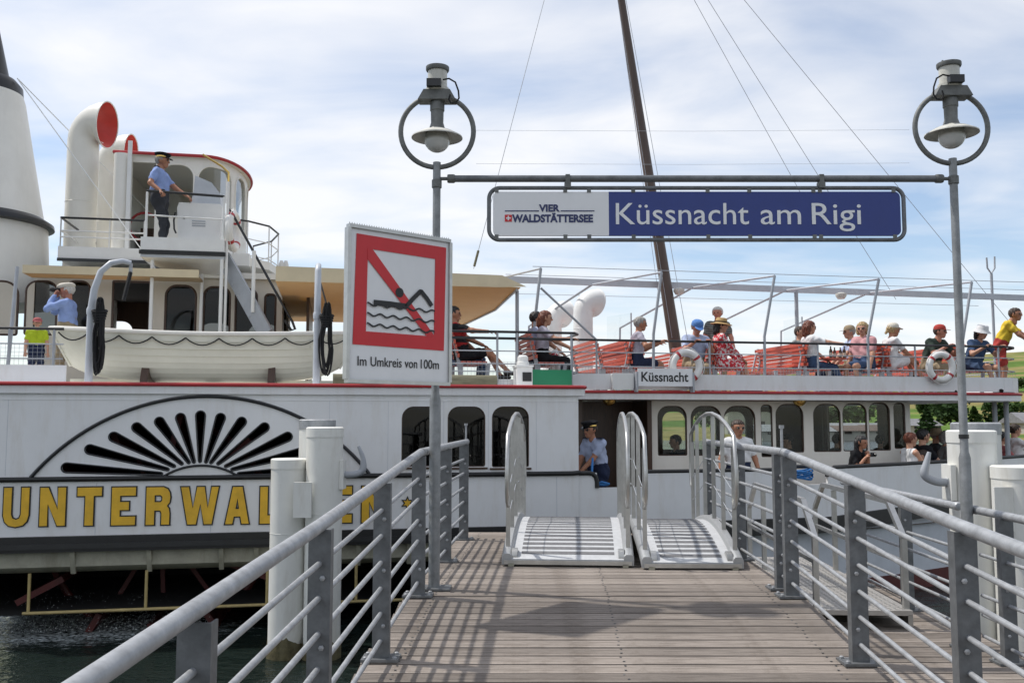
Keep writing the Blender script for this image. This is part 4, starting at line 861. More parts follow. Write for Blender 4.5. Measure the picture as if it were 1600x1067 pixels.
# rounded rail round the front of the bridge
cR = q(404, 400, 5.4); rp_ = [(q(365, 350, 4.2).x, 4.0), (cR.x - .1, 4.1), (cR.x + .25, 4.5), (cR.x + .38, 5.2), (cR.x + .2, 6.0), (cR.x - .2, 6.6)]
rails(rp_, BZ - .1, (.72, .4, .1), ('black_paint', 'white_paint', 'white_paint'), (.018, .01), par=bdk)
MB().prism([(bd1 - 1.4, 3.96)] + [(cR.x - .1, 4.05), (cR.x + .27, 4.5), (cR.x + .4, 5.2), (cR.x + .2, 6.1), (cR.x - .2, 6.9), (bd1 - 1.4, 7.6)], BZ - .2, BZ - .05).build('bridge_front_deck', 'cream_white', bdk, smooth=None)
# wheelhouse: wall bent round a plan outline
WZ1 = q(200, 243, 4.5).z; wa = q(178, 300, 4.5).x; wb = q(318, 300, 4.5).x; wtip = q(384, 300, 6.0).x
plan = [(wa, 7.4), (wa, 4.5), (wb, 4.5)] + [(wb + (wtip - wb) * math.sin(R(a)), 5.95 - 1.45 * math.cos(R(a))) for a in range(8, 173, 8)] + [(wb, 7.4), (wa, 7.4)]
cum = [0]
for (a, b), (c, d) in zip(plan[:-1], plan[1:]): cum.append(cum[-1] + math.hypot(c - a, d - b))
def onplan(u, off):
    u = max(0, min(u, cum[-1] - 1e-6)); i = max(k for k in range(len(cum) - 1) if cum[k] <= u); f = (u - cum[i]) / (cum[i + 1] - cum[i]); (a, b), (c, d) = plan[i], plan[i + 1]
    n = Vector((d - b, -(c - a))).normalized(); return a + (c - a) * f + n.x * off, b + (d - b) * f + n.y * off
def u_near(px, py=300): return cum[1] + (q(px, py, 4.5).x - wa)
uh = []; u0 = u_near(206); u1 = u_near(243); Hh = WZ1 - BZ
door = [(u0, BZ + .02), (u1, BZ + .02), (u1, WZ1 - .12), (u0, WZ1 - .12)]
ws_ = [(u_near(250), u_near(303)), (u_near(309), u_near(309) + .72)]
uu = ws_[-1][1] + .16
while uu < cum[-3] + .6: ws_.append((uu, uu + .62)); uu += .78
uh = [rrect(a, b, BZ + .72, WZ1 - .13, .04, 6, .24) for a, b in ws_]
sp0 = [[(0, BZ), (cum[-1], BZ), (cum[-1], WZ1), (0, WZ1)]] + uh + [door]
me = curve_mesh('wheelhouse_wall', sp0, .05)
bm = bmesh.new(); bm.from_mesh(me)
for c_ in cum[1:-1]:
    bmesh.ops.bisect_plane(bm, geom=bm.verts[:] + bm.edges[:] + bm.faces[:], plane_co=(c_, 0, 0), plane_no=(1, 0, 0))
for v in bm.verts: a, b = onplan(v.co.x, v.co.z); v.co = (a, b, v.co.y)
bmesh.ops.recalc_face_normals(bm, faces=bm.faces); bm.to_mesh(me); bm.free()
wh = link('wheelhouse', me, 'cream_white', ship)
for h in uh:
    MB().tube([(*onplan(a, .03), b) for a, b in h], .016, 6, closed=True).build('window_frame', 'cream_white', wh)
    (a0, z0_), (a1, z1_) = (min(p[0] for p in h), min(p[1] for p in h)), (max(p[0] for p in h), max(p[1] for p in h))
    N_ = 5; MB().add([(*onplan(a0 + (a1 - a0) * k / N_, -.0), z) for k in range(N_ + 1) for z in (z0_, z1_)], [(2 * k, 2 * k + 2, 2 * k + 3, 2 * k + 1) for k in range(N_)]).build('window_pane', 'pane', wh, smooth=None)
ro = [onplan(c_, .1) for c_ in cum[:-1]]
rf_ = MB().prism([onplan(c_, .085) for c_ in cum[:-1]], WZ1 + .001, WZ1 + .06).build('wheelhouse_roof', 'cream_white', wh, smooth=None)
MB().tube([(a, b, WZ1 + .03) for a, b in ro], .03, 8, closed=True).build('roof_edge', 'red_paint', rf_)
cx_, ty_ = (wa + wtip) / 2, 5.95
MB().add([(a, b, WZ1 + .061) for a, b in ro] + [(cx_ + (a - cx_) * .6, ty_ + (b - ty_) * .6, WZ1 + .14) for a, b in ro] + [(cx_, ty_, WZ1 + .17)],
         [(i, (i + 1) % len(ro), len(ro) + (i + 1) % len(ro), len(ro) + i) for i in range(len(ro))] + [(len(ro) + i, len(ro) + (i + 1) % len(ro), 2 * len(ro)) for i in range(len(ro))]).build('roof_crown', 'cream_white', rf_)
a = q(190, 300, 4.4); MB().tube([(a.x, 4.38, BZ), (a.x, 4.38, WZ1 - .02)], .14, 20).build('corner_column', 'cream_white', wh)
a = q(201, 300, 4.25); MB().bar((a.x, 4.25, BZ), (a.x, 4.25, WZ1 + .2), .07, .03).build('door_leaf', 'white_paint', wh)
MB().box((q(215, 350, 6).x, 6.3, BZ), (q(300, 350, 6).x, 7.0, BZ + .85)).build('chart_table', 'dark_wood', wh)
a = q(225, 380, 5.4); MB().tube([(a.x + .27 * math.cos(k), 5.4, BZ + .7 + .27 * math.sin(k)) for k in (2 * math.pi * j / 24 for j in range(24))], .025, 8, closed=True).build('steering_wheel', 'red_paint', wh)
# bridge wing
WT = 2.8; w0, w1 = q(220, 380, WT).x, q(351, 380, WT).x; WF = q(285, 392, 2.8).z
wg = MB().box((w0, WT, WF - .12), (w1, 4.4, WF)).build('bridge_wing', 'light_grey', ship)
MB().box((w0, WT - .02, WF + .001), (w1, WT + .02, WF + .21)).box((w0, WT + .021, WF + .001), (w0 + .03, 4.0, WF + .21)).box((w1 - .03, WT + .021, WF + .001), (w1, 4.0, WF + .21)).build('toe_board', 'white_paint', wg)
MB().box((w0 - .02, WT - .03, WF - .07), (w1 + .02, WT - .001, WF - .01)).build('fender_strip', 'black_rubber', wg)
MB().add([(w0, WT, WF - .121), (w1, WT, WF - .121), (w1 + .02, 4.4, WF - .45), (w0 + .7, 4.4, WF - .45), (w0 + .5, WT + .5, WF - .3), (w1, WT + .4, WF - .3)], [(0, 1, 5, 4), (4, 5, 2, 3), (0, 4, 3)]).build('wing_underside', 'white_paint', wg, smooth=None)
ztr = q(285, 302, WT).z - WF
MB().tube([(w0 + .06, WT + .02, WF + ztr + .02), (w1 - .02, WT + .02, WF + ztr - .02)], .022, 10).build('wing_rail', 'black_paint', wg); MB().tube([(w0 + .05, WT + .02, WF + .58), (w1 - .02, WT + .02, WF + .55)], .014, 8).build('wing_rail', 'white_paint', wg)
for s_ in (w0 + .07, w1 - .03): MB().tube([(s_, WT + .02, WF), (s_, WT + .02, WF + ztr)], .02, 8).build('wing_post', 'white_paint', wg)
MB().tube([(w1 + .03, WT + .05, ZT), (w1 + .03, WT + .05, WF + 1.2)], .024, 10).build('wing_post', 'white_paint', wg)
MB().tube([(w1 + .03, WT + .05, WF + 1.18), (w1 + .03, WT + .05, WF + 1.36), (w1 - .08, WT + .05, WF + 1.46), (w1 - .4, WT + .1, WF + 1.66)], .018, 8).build('brass_rail', 'brass', wg)
k0, k1 = q(281, 340, 3.3).x, q(342, 340, 3.3).x
co = MB().prism([(k0, 0), (k1, 0), (k1 + .05, .86), (k1 + .02, .92), (k0 - .02, .92), (k0 - .05, .83)], 3.3, 3.85, lambda a, b, t: (a, t, WF + b)).build('control_console', 'white_paint', wg, smooth=None)
MB().prism([(k0 + .16, .921), (k1 + .02, .921), (k1 - .0, 1.12), (k1 - .14, 1.3), (k1 - .36, 1.39), (k0 + .22, 1.41), (k0 + .2, 1.12)], 3.36, 3.8, lambda a, b, t: (a, t, WF + b)).build('console_hood', 'light_grey', co, smooth=None)
for k in range(3): MB().box((k0 + .2, 3.292, WF + .52 + .04 * k), (k0 + .42, 3.299, WF + .535 + .04 * k)).build('louvre', 'grey_paint', co)
MB().lathe([(.02, 0), (.02, .02)], 10, Matrix.Translation((k0 + .07, 3.3, WF + .66)) @ Matrix.Rotation(R(90), 4, 'X')).build('console_knob', 'black_paint', co)
MB().tube([(k0 - .07, 3.28, WF + .74), (k0 - .09, 3.27, WF + .6), (k0 - .08, 3.27, WF + .45), (k0 - .05, 3.28, WF + .38)], .016, 6).build('handset', 'black_paint', co)
for px, t in ((237, WT + .1), (315, WT + .5), (345.5, WT + .02)): a = q(px, 450, t); MB().tube([(a.x, t, ZT), (a.x, t, WF - .12)], .03, 10).build('wing_support', 'white_paint', wg)
# lifebuoy edge-on on the wing, stair with black handrail
def lifebuoy(c, R_, r_, M_, label, grp='lifebuoys on the steamer'):
    o = empty('lifebuoy', M=SHIPM @ Matrix.Translation(c) @ M_, label=label, cat='lifebuoy', group=grp)
    MB().tube([(R_ * math.cos(a), 0, R_ * math.sin(a)) for a in (2 * math.pi * k / 40 for k in range(40))], r_, 14, closed=True).build('ring', 'ring_white', o, smooth=80)
    for k in range(4):
        a0 = R(45 + 90 * k); MB().tube([(R_ * math.cos(a0 + d), 0, R_ * math.sin(a0 + d)) for d in (-.09, -.045, 0, .045, .09)], r_ + .004, 14).build('band', 'red_paint', o)
    MB().tube([((R_ + r_ + .012 + .012 * math.cos(4 * a)) * math.cos(a), -.02, (R_ + r_ + .012 + .012 * math.cos(4 * a)) * math.sin(a)) for a in (2 * math.pi * k / 32 for k in range(32))], .006, 5, closed=True).build('grab_rope', 'ring_white', o)
lifebuoy((w1 + .1, WT + .3, WF + .42), .29, .07, Matrix.Rotation(R(82), 4, 'Z'), 'lifebuoy hung edge-on at the end of the bridge wing')
a, b = q(349, 402, 3.1), q(416, 522, 2.6); MB().bar(a, b, .05, .26).build('stair_stringer', 'grey_paint', ship)
MB().bar(a + Vector((0, .6, 0)), b + Vector((0, .6, 0)), .05, .26).build('stair_stringer', 'grey_paint', ship)
for k in range(7): p = a + (b - a) * (k + .5) / 7; MB().box((p.x - .12, p.y + .03, p.z - .02), (p.x + .12, p.y + .57, p.z + .02)).build('stair_tread', 'grey_paint', ship)
MB().tube([q(357, 327, 2.9), q(362, 332, 2.9), q(457, 503, 2.5), q(461, 514, 2.5), q(455, 516, 2.5), q(445, 500, 2.5)], .022, 10).build('stair_handrail', 'black_paint', ship)
a = q(395, 480, 2.7); MB().tube([(a.x, 2.7, q(395, 488, 2.7).z), (a.x, 2.7, q(395, 392, 2.7).z)], .032, 10).build('stair_post', 'white_paint', ship)
for px in (440, 447): a = q(px, 402, 5.8); MB().lathe([(.02, 0), (.022, .09), (.05, .1), (.055, .22), (.03, .3), (.02, .3)], 14, Matrix.Translation((a.x, 5.8, BZ - .1))).build('horn_light', 'white_paint', ship)
# ---- rails on the upper deck
def deck_rail(pts, z0, zt_, lows, posts, par, black=True, rb=.021):
    MB().tube([(a, b, zt_) for a, b in pts], rb, 10).build('top_rail', 'black_paint', par)
    for z in lows: MB().tube([(a, b, z) for a, b in pts], .011, 6).build('mid_rail', 'grey_paint', par)
    for a, b in posts: MB().tube([(a, b, z0), (a, b, zt_)], .018, 8).build('stanchion', 'grey_paint', par)
zt_ = q(1250, 536.5, TF + .1).z; lo_ = [q(1250, 555, TF + .1).z, q(1250, 576, TF + .1).z]
rr0, rr1 = q(893, 535, TF + .1).x, sR - .7
pp = [(rr0, TF + .1), (rr1, TF + .1)] + [(sR - .7 + .6 * math.sin(R(a)), TF + .7 - .6 * math.cos(R(a))) for a in (20, 40, 60, 80, 90)] + [(sR - .1, 5)]
deck_rail(pp, ZT, zt_, lo_, [(q(px, 560, TF + .1).x, TF + .1) for px in (894, 932, 1109, 1278, 1430, 1560)], ud)
zt2 = q(760, 518, 1.0).z; l0 = q(702, 520, 1.0).x; l1_ = q(898, 520, 1.0).x
deck_rail([(l0, 1.0), (l1_, 1.0), (l1_ + .1, 1.2), (l1_ + .1, TF + .1)], ZT, zt2, [q(760, 548, 1).z, q(760, 568, 1).z, q(760, 580, 1).z], [(q(px, 560, 1.0).x, 1.0) for px in (703, 777, 808, 893)], ud)
deck_rail([(l0, 1.0), (l1_, 1.02)], ZT, zt2 - .1, [], [], ud)
zt3 = q(40, 513, .5).z; deck_rail([(s0, .5), (q(100, 513, .5).x, .5)], ZT, zt3, [q(40, 537, .5).z, q(40, 560, .5).z], [(q(px, 540, .5).x, .5) for px in (14, 84)], ud)
a = q(14, 500, .5); MB().tube([(a.x, .5, ZT), (a.x - .05, .9, zca)], .026, 8).build('canopy_post', 'grey_paint', ud)
for pxa, pxb, t, z0_, z1_ in ((0, 100, .5, ZT + .28, q(40, 537, .5).z), (702, 893, 1.0, ZT + .02, q(760, 565, 1).z), (905, 1590, TF + .1, fz, lo_[1])):
    net = MB(); a, b = q(pxa, 560, t).x, q(pxb, 560, t).x; n_ = int((b - a) / .055)
    for k in range(n_): net.bar((a + (b - a) * k / n_, t + .012, z0_), (a + (b - a) * k / n_, t + .012, z1_), .003)
    nz = max(2, int((z1_ - z0_) / .055))
    for k in range(nz + 1): net.bar((a, t + .013, z0_ + (z1_ - z0_) * k / nz), (b, t + .013, z0_ + (z1_ - z0_) * k / nz), .003)
    tag(net.build('rail_net', 'grey_paint', ud, smooth=None), kind='stuff')
# glass wind screens
for px0, px1, py0, t in ((948, 986, 489, 4.6), (1224, 1253, 495, 4.4), (1330, 1350, 510, 4.4)):
    a, b = q(px0, py0 + 6, t), q(px1, py0, t - .25); MB().add([(a.x, t, ZT + .4), (b.x, t - .25, ZT + .4), (b.x, t - .25, b.z), (a.x, t, a.z)], [(0, 1, 2, 3)]).build('wind_screen', 'clear_screen', ud, smooth=None)
    MB().tube([(b.x, t - .25, ZT), (b.x, t - .25, b.z)], .014, 6).build('screen_post', 'grey_paint', ud)
# port light box, green board, name board, locker, timber
a, b = q(808, 604, .7), q(832, 573, .7); nl_ = empty('navigation_light', M=SHIPM @ Matrix.Translation((a.x, .7, ZT + .015)), label='white side light housing beside the green board', cat='navigation light'); w_, h_ = b.x - a.x, b.z - ZT
MB().box((0, 0, 0), (w_, .3, h_ - .02)).build('housing', 'white_paint', nl_); MB().box((w_ * .35, -.012, .1), (w_ - .015, -.001, h_ - .1)).build('lens', 'black_paint', nl_)
MB().box((-.015, -.02, h_ - .019), (w_ + .015, .32, h_ + .01)).lathe([(.1, h_ + .011), (.1, h_ + .06), (.085, h_ + .07), (.085, h_ + .14), (.05, h_ + .17)], 14, Matrix.Translation((w_ / 2, .15, 0))).build('chimney', 'white_paint', nl_)
a, b = q(832, 608, .72), q(893.5, 578, .72); tag(MB().box((a.x, .72, ZT + .016), (b.x, .76, b.z)).build('side_light_board', 'green_board', M=SHIPM), 'plain green side light board on the deck edge', 'board')
a, b = q(997, 603, TF - .15), q(1082, 576, TF - .15); nb_ = empty('place_board', M=SHIPM @ Matrix.Translation((a.x, TF - .15, a.z)), label='small white board reading Küssnacht below the lifebuoy', cat='sign'); w_, h_ = b.x - a.x, b.z - a.z
MB().box((0, 0, 0), (w_, .02, h_)).build('board', 'sign_white', nb_); link('lettering', text_mesh('lettering', 'Küssnacht', h_ * .75, .003, lambda x, y_, c: (w_ * .06 + x, -.003 - c, h_ * .27 + y_), bold=.004, width=w_ * .86), 'sign_black', nb_)
for x in (-.03, w_ + .0): MB().box((x, -.012, -.1), (x + .03, .16, h_ * .8)).build('holder', 'grey_paint', nb_)
a, b = q(957, 608, TF - .05), q(990, 583, TF - .05); tag(MB().prism(rrect(a.x, b.x, ZT + .04, b.z, .04, 4), TF - .06, TF + .04, lambda x, y_, t: (x, t, y_)).build('equipment_box', 'white_paint', M=SHIPM, smooth=None), 'white rounded box left of the small name board', 'box')
a, b = q(520, 598, .6), q(776, 600, .6); tm = MB().tube([(a.x, .62, ZT + .1), (b.x, .62, ZT + .1)], .1, 14).build('fender_log', 'timber_green', M=SHIPM); tag(tm, 'mossy round timber lying on the deck edge behind the ban sign', 'timber')
lifebuoy(q(1072, 572, TF - .035), .24, .062, Matrix.Rotation(R(8), 4, 'Y'), 'red and white lifebuoy above the small name board'); lifebuoy(q(1470, 573.5, TF - .035), .235, .06, Matrix.Rotation(R(-6), 4, 'Y'), 'red and white lifebuoy on the rail left of the right lamp post'); lifebuoy(q(868, 575, 1.9), .25, .06, Matrix.Rotation(R(70), 4, 'Z'), 'lifebuoy seen nearly edge-on at the rail corner behind the green board')
# ---- lifeboat on its chocks
A_, B_ = q(77, 508, 1.25), q(562, 508, 1.25); LB = (B_.x - A_.x); cxb = (A_.x + B_.x) / 2; zk, zg_ = q(320, 597, 1.25).z, q(320, 521, .55).z
lbt = empty('lifeboat', M=SHIPM @ Matrix.Translation((cxb, 1.3, zk)), label='cream clinker-built lifeboat hanging between grey davits', cat='boat'); H_ = zg_ - zk; BW = .72
def lpt(x, th, side, lip=0):
    e = abs(x) ** 2.6; b = BW * (1 - e) ** .75 * math.sin(th) ** .72; h = (1 - math.cos(th)); sh = .13 * x * x * (H_ / .8)
    L_ = LB / 2 - .3 * (1 - h) * 1.0; z = (H_ + sh) * h + .22 * abs(x) ** 5 * (1 - h)
    return (x * L_, side * (b + lip), z)
NS, NXb = 9, 36; ths = [R(6 + 84 * j / NS) for j in range(NS + 1)]
for side in (-1, 1):
    for j in range(NS):
        m = MB(); vs_ = []
        for i in range(NXb + 1):
            x = -1 + 2 * i / NXb; e = (1 - abs(x) ** 6); vs_ += [lpt(x, ths[j] - .02, side, .022 * e), lpt(x, ths[j + 1], side, .0), lpt(x, ths[j + 1], side, -.012 * e), lpt(x, ths[j] - .012, side, -.002 * e)]
        fs = [(4 * i + k, 4 * i + (k + 1) % 4, 4 * i + 4 + (k + 1) % 4, 4 * i + 4 + k) for i in range(NXb) for k in range(4)]
        m.add(vs_, fs).build('strake', 'boat_cream', lbt)
MB().tube([lpt(-1 + 2 * i / 40, math.pi / 2, -1, .015) for i in range(41)], .03, 8).tube([lpt(-1 + 2 * i / 40, math.pi / 2, 1, .015) for i in range(41)], .03, 8).build('gunwale', 'cream_white', lbt)
MB().tube([lpt(-1, R(90 - 84 * k / 8), 0) for k in range(9)], .028, 6).tube([lpt(1, R(90 - 84 * k / 8), 0) for k in range(9)], .028, 6).bar((-LB / 2 + .3, 0, .0), (LB / 2 - .3, 0, .0), .05, .07).build('keel', 'boat_cream', lbt)
for x in (-.5, -.1, .3, .65): p = lpt(x, R(75), 1); MB().box((p[0] - .1, -p[1] + .03, p[2] - .03), (p[0] + .1, p[1] - .03, p[2])).build('thwart', 'beam_beige', lbt)
gl_ = MB(); nsc = 9
for k in range(nsc):
    P_ = []
    for i in range(9):
        x = -.93 + 1.86 * (k + i / 8) / nsc; p = lpt(x, R(86), -1, .03); P_.append((p[0], p[1], p[2] - .02 - .1 * (1 - (2 * i / 8 - 1) ** 2)))
    gl_.tube(P_, .010, 6)
gl_.build('grab_line', 'rope_black', lbt)
for x, w_ in ((-.37, .12), (.5, .08)):
    p = lpt(x, R(30), -1); MB().prism([(-.62, -.12), (-.62, .02), (-.42, .34), (-.36, .3), (-.2, .05), (.2, .05), (.36, .3), (.42, .34), (.62, .02), (.62, -.12)], p[0] - w_, p[0] - w_ + .1, lambda a, b, t: (t, a, b)).build('chock', 'dark_wood', lbt)
def davit(px, label, arm):
    a = q(px, 600, .35); o = empty('davit', M=SHIPM @ Matrix.Translation((a.x, .35, ZT + .01)), label=label, cat='davit', group='lifeboat davits'); zt_ = q(px, 425, .35).z - ZT
    if arm: P_ = [(0, 0, 0), (.0, 0, 1.0), (.03, 0, zt_ - .25), (.1, .02, zt_ + .0), (.22, .05, zt_ + .13), (.36, .1, zt_ + .17), (.46, .14, zt_ + .15)]
    else: P_ = [(0, 0, 0), (0, 0, 1.0), (.0, 0, zt_), (.0, .12, zt_ + .1), (0, .35, zt_ + .12)]
    MB().tube(P_, [.052, .05, .047, .043, .04, .037, .035][:len(P_)], 14).build('arm', 'light_grey', o, smooth=70)
    MB().lathe([(.058, .95), (.06, .98), (.06, 1.02), (.05, 1.05)], 14).build('collar', 'light_grey', o); MB().tube([(.04, -.04, 1.0), (.15, -.05, 1.0), (.15, -.05, 1.16)], .016, 8).build('cleat', 'light_grey', o)
    e = P_[-1]; MB().tube([(e[0], e[1], e[2]), (e[0], e[1], e[2] - .14)], .025, 8).build('hook', 'galv', o)
    MB().tube([(e[0], e[1], e[2] - .13), (e[0] - .05 if arm else .13, .0 if arm else -.02, 1.15)], .028 if arm else .014, 6).build('fall', 'rope_black', o)
    cl = MB(); rg_ = random.Random(px)
    for k in range(7):
        cx = .13 + rg_.uniform(-.02, .04); w_ = rg_.uniform(.03, .075); z1_, z0_ = 1.13 + rg_.uniform(-.05, .05), rg_.uniform(.12, .28)
        cl.tube([(cx + w_ * math.sin(t_) * (1.1 if math.cos(t_) < 0 else .7), -.07 - .012 * k + .01 * math.sin(3 * t_), (z1_ + z0_) / 2 + (z1_ - z0_) / 2 * math.cos(t_)) for t_ in (2 * math.pi * j / 20 for j in range(20))], .014, 6, closed=True)
    for k in range(5): cl.tube([(.13 + (.06 + .008 * k) * math.cos(t_), -.09 + .05 * math.sin(t_), .85 + .035 * k + .02 * math.sin(t_)) for t_ in (2 * math.pi * j / 16 for j in range(16))], .017, 6, closed=True)
    cl.build('rope_coil', 'rope_black', o)
davit(138, 'curved grey davit at the left end of the lifeboat', True); davit(494, 'straight grey davit at the right end of the lifeboat', False)
# ---- benches across the foredeck
BT0, BT1 = TF + .4, TF + 2.3
def bench(px, face, label, t0=BT0, t1=BT1, py=560):
    a = q(px, py, (t0)); o = empty('deck_bench', M=SHIPM @ Matrix.Translation((a.x, t0, ZT + .013)) @ Matrix.Scale(face, 4, (1, 0, 0)), label=label, cat='bench', group='red slatted deck benches'); L_ = t1 - t0
    for k in range(5): MB().box((.05 + .085 * k, 0, .415), (.05 + .085 * k + .07, L_, .44)).build('seat_slat', 'bench_red', o)
    for k in range(6):
        z = .50 + .072 * k; x = .02 - .10 * (k / 5); MB().box((x - .025, 0, z), (x, L_, z + .058)).build('back_slat', 'bench_red', o)
    for y in (.12, L_ - .12):
        MB().prism([(.03, 0), (.09, 0), (.09, .41), (.47, .41), (.43, 0), (.49, 0), (.53, .414), (.06, .414), (-.07, .93), (-.11, .93), (.0, .42)], y - .02, y + .02, lambda a, b, t: (a, t, b)).build('end_frame', 'grey_paint', o, smooth=None)
    return o
for px, f, lb in ((941, 1, 'red bench left of the white upright cowl'), (983, -1, 'red bench directly right of the white cowl, back to the mast'), (987, 1, 'red bench under the grey-haired woman'), (1112, -1, 'red bench behind the man in the blue cap'),
                  (1117, 1, 'red bench under the woman in the straw hat'), (1256, -1, 'red bench right of the straw-hatted woman, facing her'), (1261, 1, 'red bench under the woman in the white top and jeans'),
                  (1386, -1, 'red bench under the blonde woman in pink'), (1391, 1, 'red bench under the woman with the sun visor'), (1500, -1, 'red bench behind the man in the red cap'), (1505, 1, 'red bench under the person in the white hat')):
    bench(px, f, lb)
for px, f, lb in ((716, 1, 'bench under the man in the striped black shirt'), (838, 1, 'bench under the couple by the rail corner')): bench(px, f, lb, 1.35, 2.6)
for px, f, lb in ((1000, -1, 'far red bench beside the glass screen'), (1060, 1, 'far red bench at the foot of the mast'), (1180, -1, 'far red bench behind the straw-hatted woman'), (1320, 1, 'far red bench behind the beer bottles'), (1440, -1, 'far red bench left of the red-capped man')): bench(px, f, lb, 5.3, 7.2, 556)
for px, f, lb in ((1438, -1, 'dark red bench on the main deck at the bow'), (1470, 1, 'dark red bench beside the white piles on the main deck'), (1590, -1, 'red bench at the right edge of the main deck')):
    o = bench(px, f, lb, 2.4, 4.3, 690); o.matrix_world = SHIPM @ Matrix.Translation((q(px, 690, 2.6).x, 2.6, MD)) @ Matrix.Scale(f, 4, (1, 0, 0))
# beer bottles on a small shelf at the rail
mat('bottle_brown', (.05, .02, .006), .12, spec=.6); mat('bottle_label', (.6, .55, .45), .6)
zsh = q(1300, 588, TF + .35).z
tb = MB().box((q(1288, 580, 2.5).x, 2.35, q(1300, 560, 2.5).z - .02), (q(1322, 580, 2.5).x, 2.75, q(1300, 560, 2.5).z)).build('side_table', 'bench_red', M=SHIPM); tag(tb, 'small red table carrying the beer bottles', 'table')
for px, lb, py in ((1297, 'brown beer bottle, leftmost on the table', 541), (1303, 'brown beer bottle second from the left', 543), (1311, 'brown beer bottle third from the left', 543), (1319.5, 'brown beer bottle, rightmost on the table', 541)):
    a = q(px, 560, 2.5); o = empty('beer_bottle', M=SHIPM @ Matrix.Translation((a.x, 2.45 + .02 * (px % 3), a.z)), label=lb, cat='bottle', group='beer bottles'); k = (q(px, py, 2.5).z - a.z) / .26
    MB().lathe([(.001, 0), (.033, .002), (.034, .15), (.028, .18), (.014, .21), (.013, .25), (.015, .252), (.015, .26), (.001, .26)], 14).build('bottle', 'bottle_brown', o, smooth=60); MB().lathe([(.0345, .04), (.0345, .12)], 14, caps=False).build('label', 'bottle_label', o)
    o.scale = (k, k, k)
# ---- gangways standing on the pier
def gangway(x0, y0, wd, ang, label, Lg=2.5):
    o = empty('gangway', (x0, y0, 1.5), -ang, label, 'gangway', 'arched aluminium gangways'); n = 22
    zc = lambda y: .065 + .225 * math.sin(math.pi * max(0, min(1, y / Lg))) ** .9
    m = MB(); vs_ = [(x, y, zc(y) - d) for y in (Lg * k / n for k in range(n + 1)) for x, d in ((.09, 0), (wd - .09, 0), (wd - .09, .05), (.09, .05))]
    m.add(vs_, [(4 * i + k, 4 * i + (k + 1) % 4, 4 * i + 4 + (k + 1) % 4, 4 * i + 4 + k) for i in range(n) for k in range(4)] + [(0, 3, 2, 1), (4 * n, 4 * n + 1, 4 * n + 2, 4 * n + 3)]).build('tread_plate', 'tread_white', o)
    y = .09
    while y < Lg - .06:
        dz = (zc(y + .05) - zc(y)); MB().add([(.17, y, zc(y) + .003), (wd - .17, y, zc(y) + .003), (wd - .17, y + .05, zc(y) + dz + .003), (.17, y + .05, zc(y) + dz + .003), (.17, y, zc(y) - .01), (wd - .17, y, zc(y) - .01), (wd - .17, y + .05, zc(y) + dz - .01), (.17, y + .05, zc(y) + dz - .01)], [(0, 1, 2, 3), (4, 7, 6, 5), (0, 4, 5, 1), (1, 5, 6, 2), (2, 6, 7, 3), (3, 7, 4, 0)]).build('grip_strip', 'tread_grey', o, smooth=None); y += .098
    for sx in (0, wd - .09):
        vs_ = [(sx + a, yy, zc(yy) + b) for yy in (Lg * k / n for k in range(n + 1)) for a, b in ((0, -.05), (.09, -.05), (.09, .02), (.07, .045), (.02, .045), (0, .02))]
        st_ = MB().add(vs_, [(6 * i + k, 6 * i + (k + 1) % 6, 6 * i + 6 + (k + 1) % 6, 6 * i + 6 + k) for i in range(n) for k in range(6)] + [tuple(range(6)), tuple(6 * n + k for k in reversed(range(6)))]).build('side_beam', 'alu_white', o, smooth=50)
        for yy in (.1, Lg - .1): MB().lathe([(.02, -.025), (.075, -.025), (.075, .025), (.02, .025)], 18, Matrix.Translation((sx + (.11 if sx == 0 else -.02), yy, .075)) @ Matrix.Rotation(R(90), 4, 'Y')).build('wheel', 'alu', st_)
        x = sx + .045; yb = [.14, .62, 1.08, 1.55, 2.0, Lg - .14]; top = lambda y: 1.0 + .36 * math.sin(math.pi * max(0, min(1, (y + .15) / (Lg + .3)))) ** .7
        loop_ = [(x, .14, .52), (x, .07, .56), (x, .02, .66), (x, .02, .85)] + [(x, yy, top(yy)) for yy in (.1, .25, .45, .75, 1.1, 1.4, 1.75, 2.05, 2.25, 2.4)] + [(x, Lg - .02, .85), (x, Lg - .02, .66), (x, Lg - .07, .56), (x, Lg - .14, .52)]
        MB().tube(loop_, .0195, 12).build('hoop_rail', 'alu', st_, smooth=70)
        for yy in yb: MB().box((x - .019, yy - .007, zc(yy) - .02), (x + .019, yy + .007, (top(yy) if .2 < yy < Lg - .2 else 1.06) - .015)).build('upright', 'alu', st_)
        for h in (.55, .8): MB().tube([(x, yb[0], h - .15), (x, yb[2], h + .1), (x, yb[3], h + .1), (x, yb[-1], h - .15)], .004, 5).build('safety_wire', 'grey_paint', st_)
    MB().box((.02, -.02, .02), (wd - .02, .0, .055)).build('end_bumper', 'alu', o)
    for x in (.06, wd - .1): MB().box((x, -.02, -.0), (x + .05, .12, .03)).build('foot', 'beam_beige', o)
    return o
gp = at_z(784, 884, 1.5); gangway(gp.x, gp.y, 1.17, R(4.5), 'left arched gangway with striped tread standing on the landing'); gp = at_z(1003, 890, 1.5); gangway(gp.x, gp.y, .88, R(1.5), 'narrower right arched gangway beside the landing railing', 2.45)
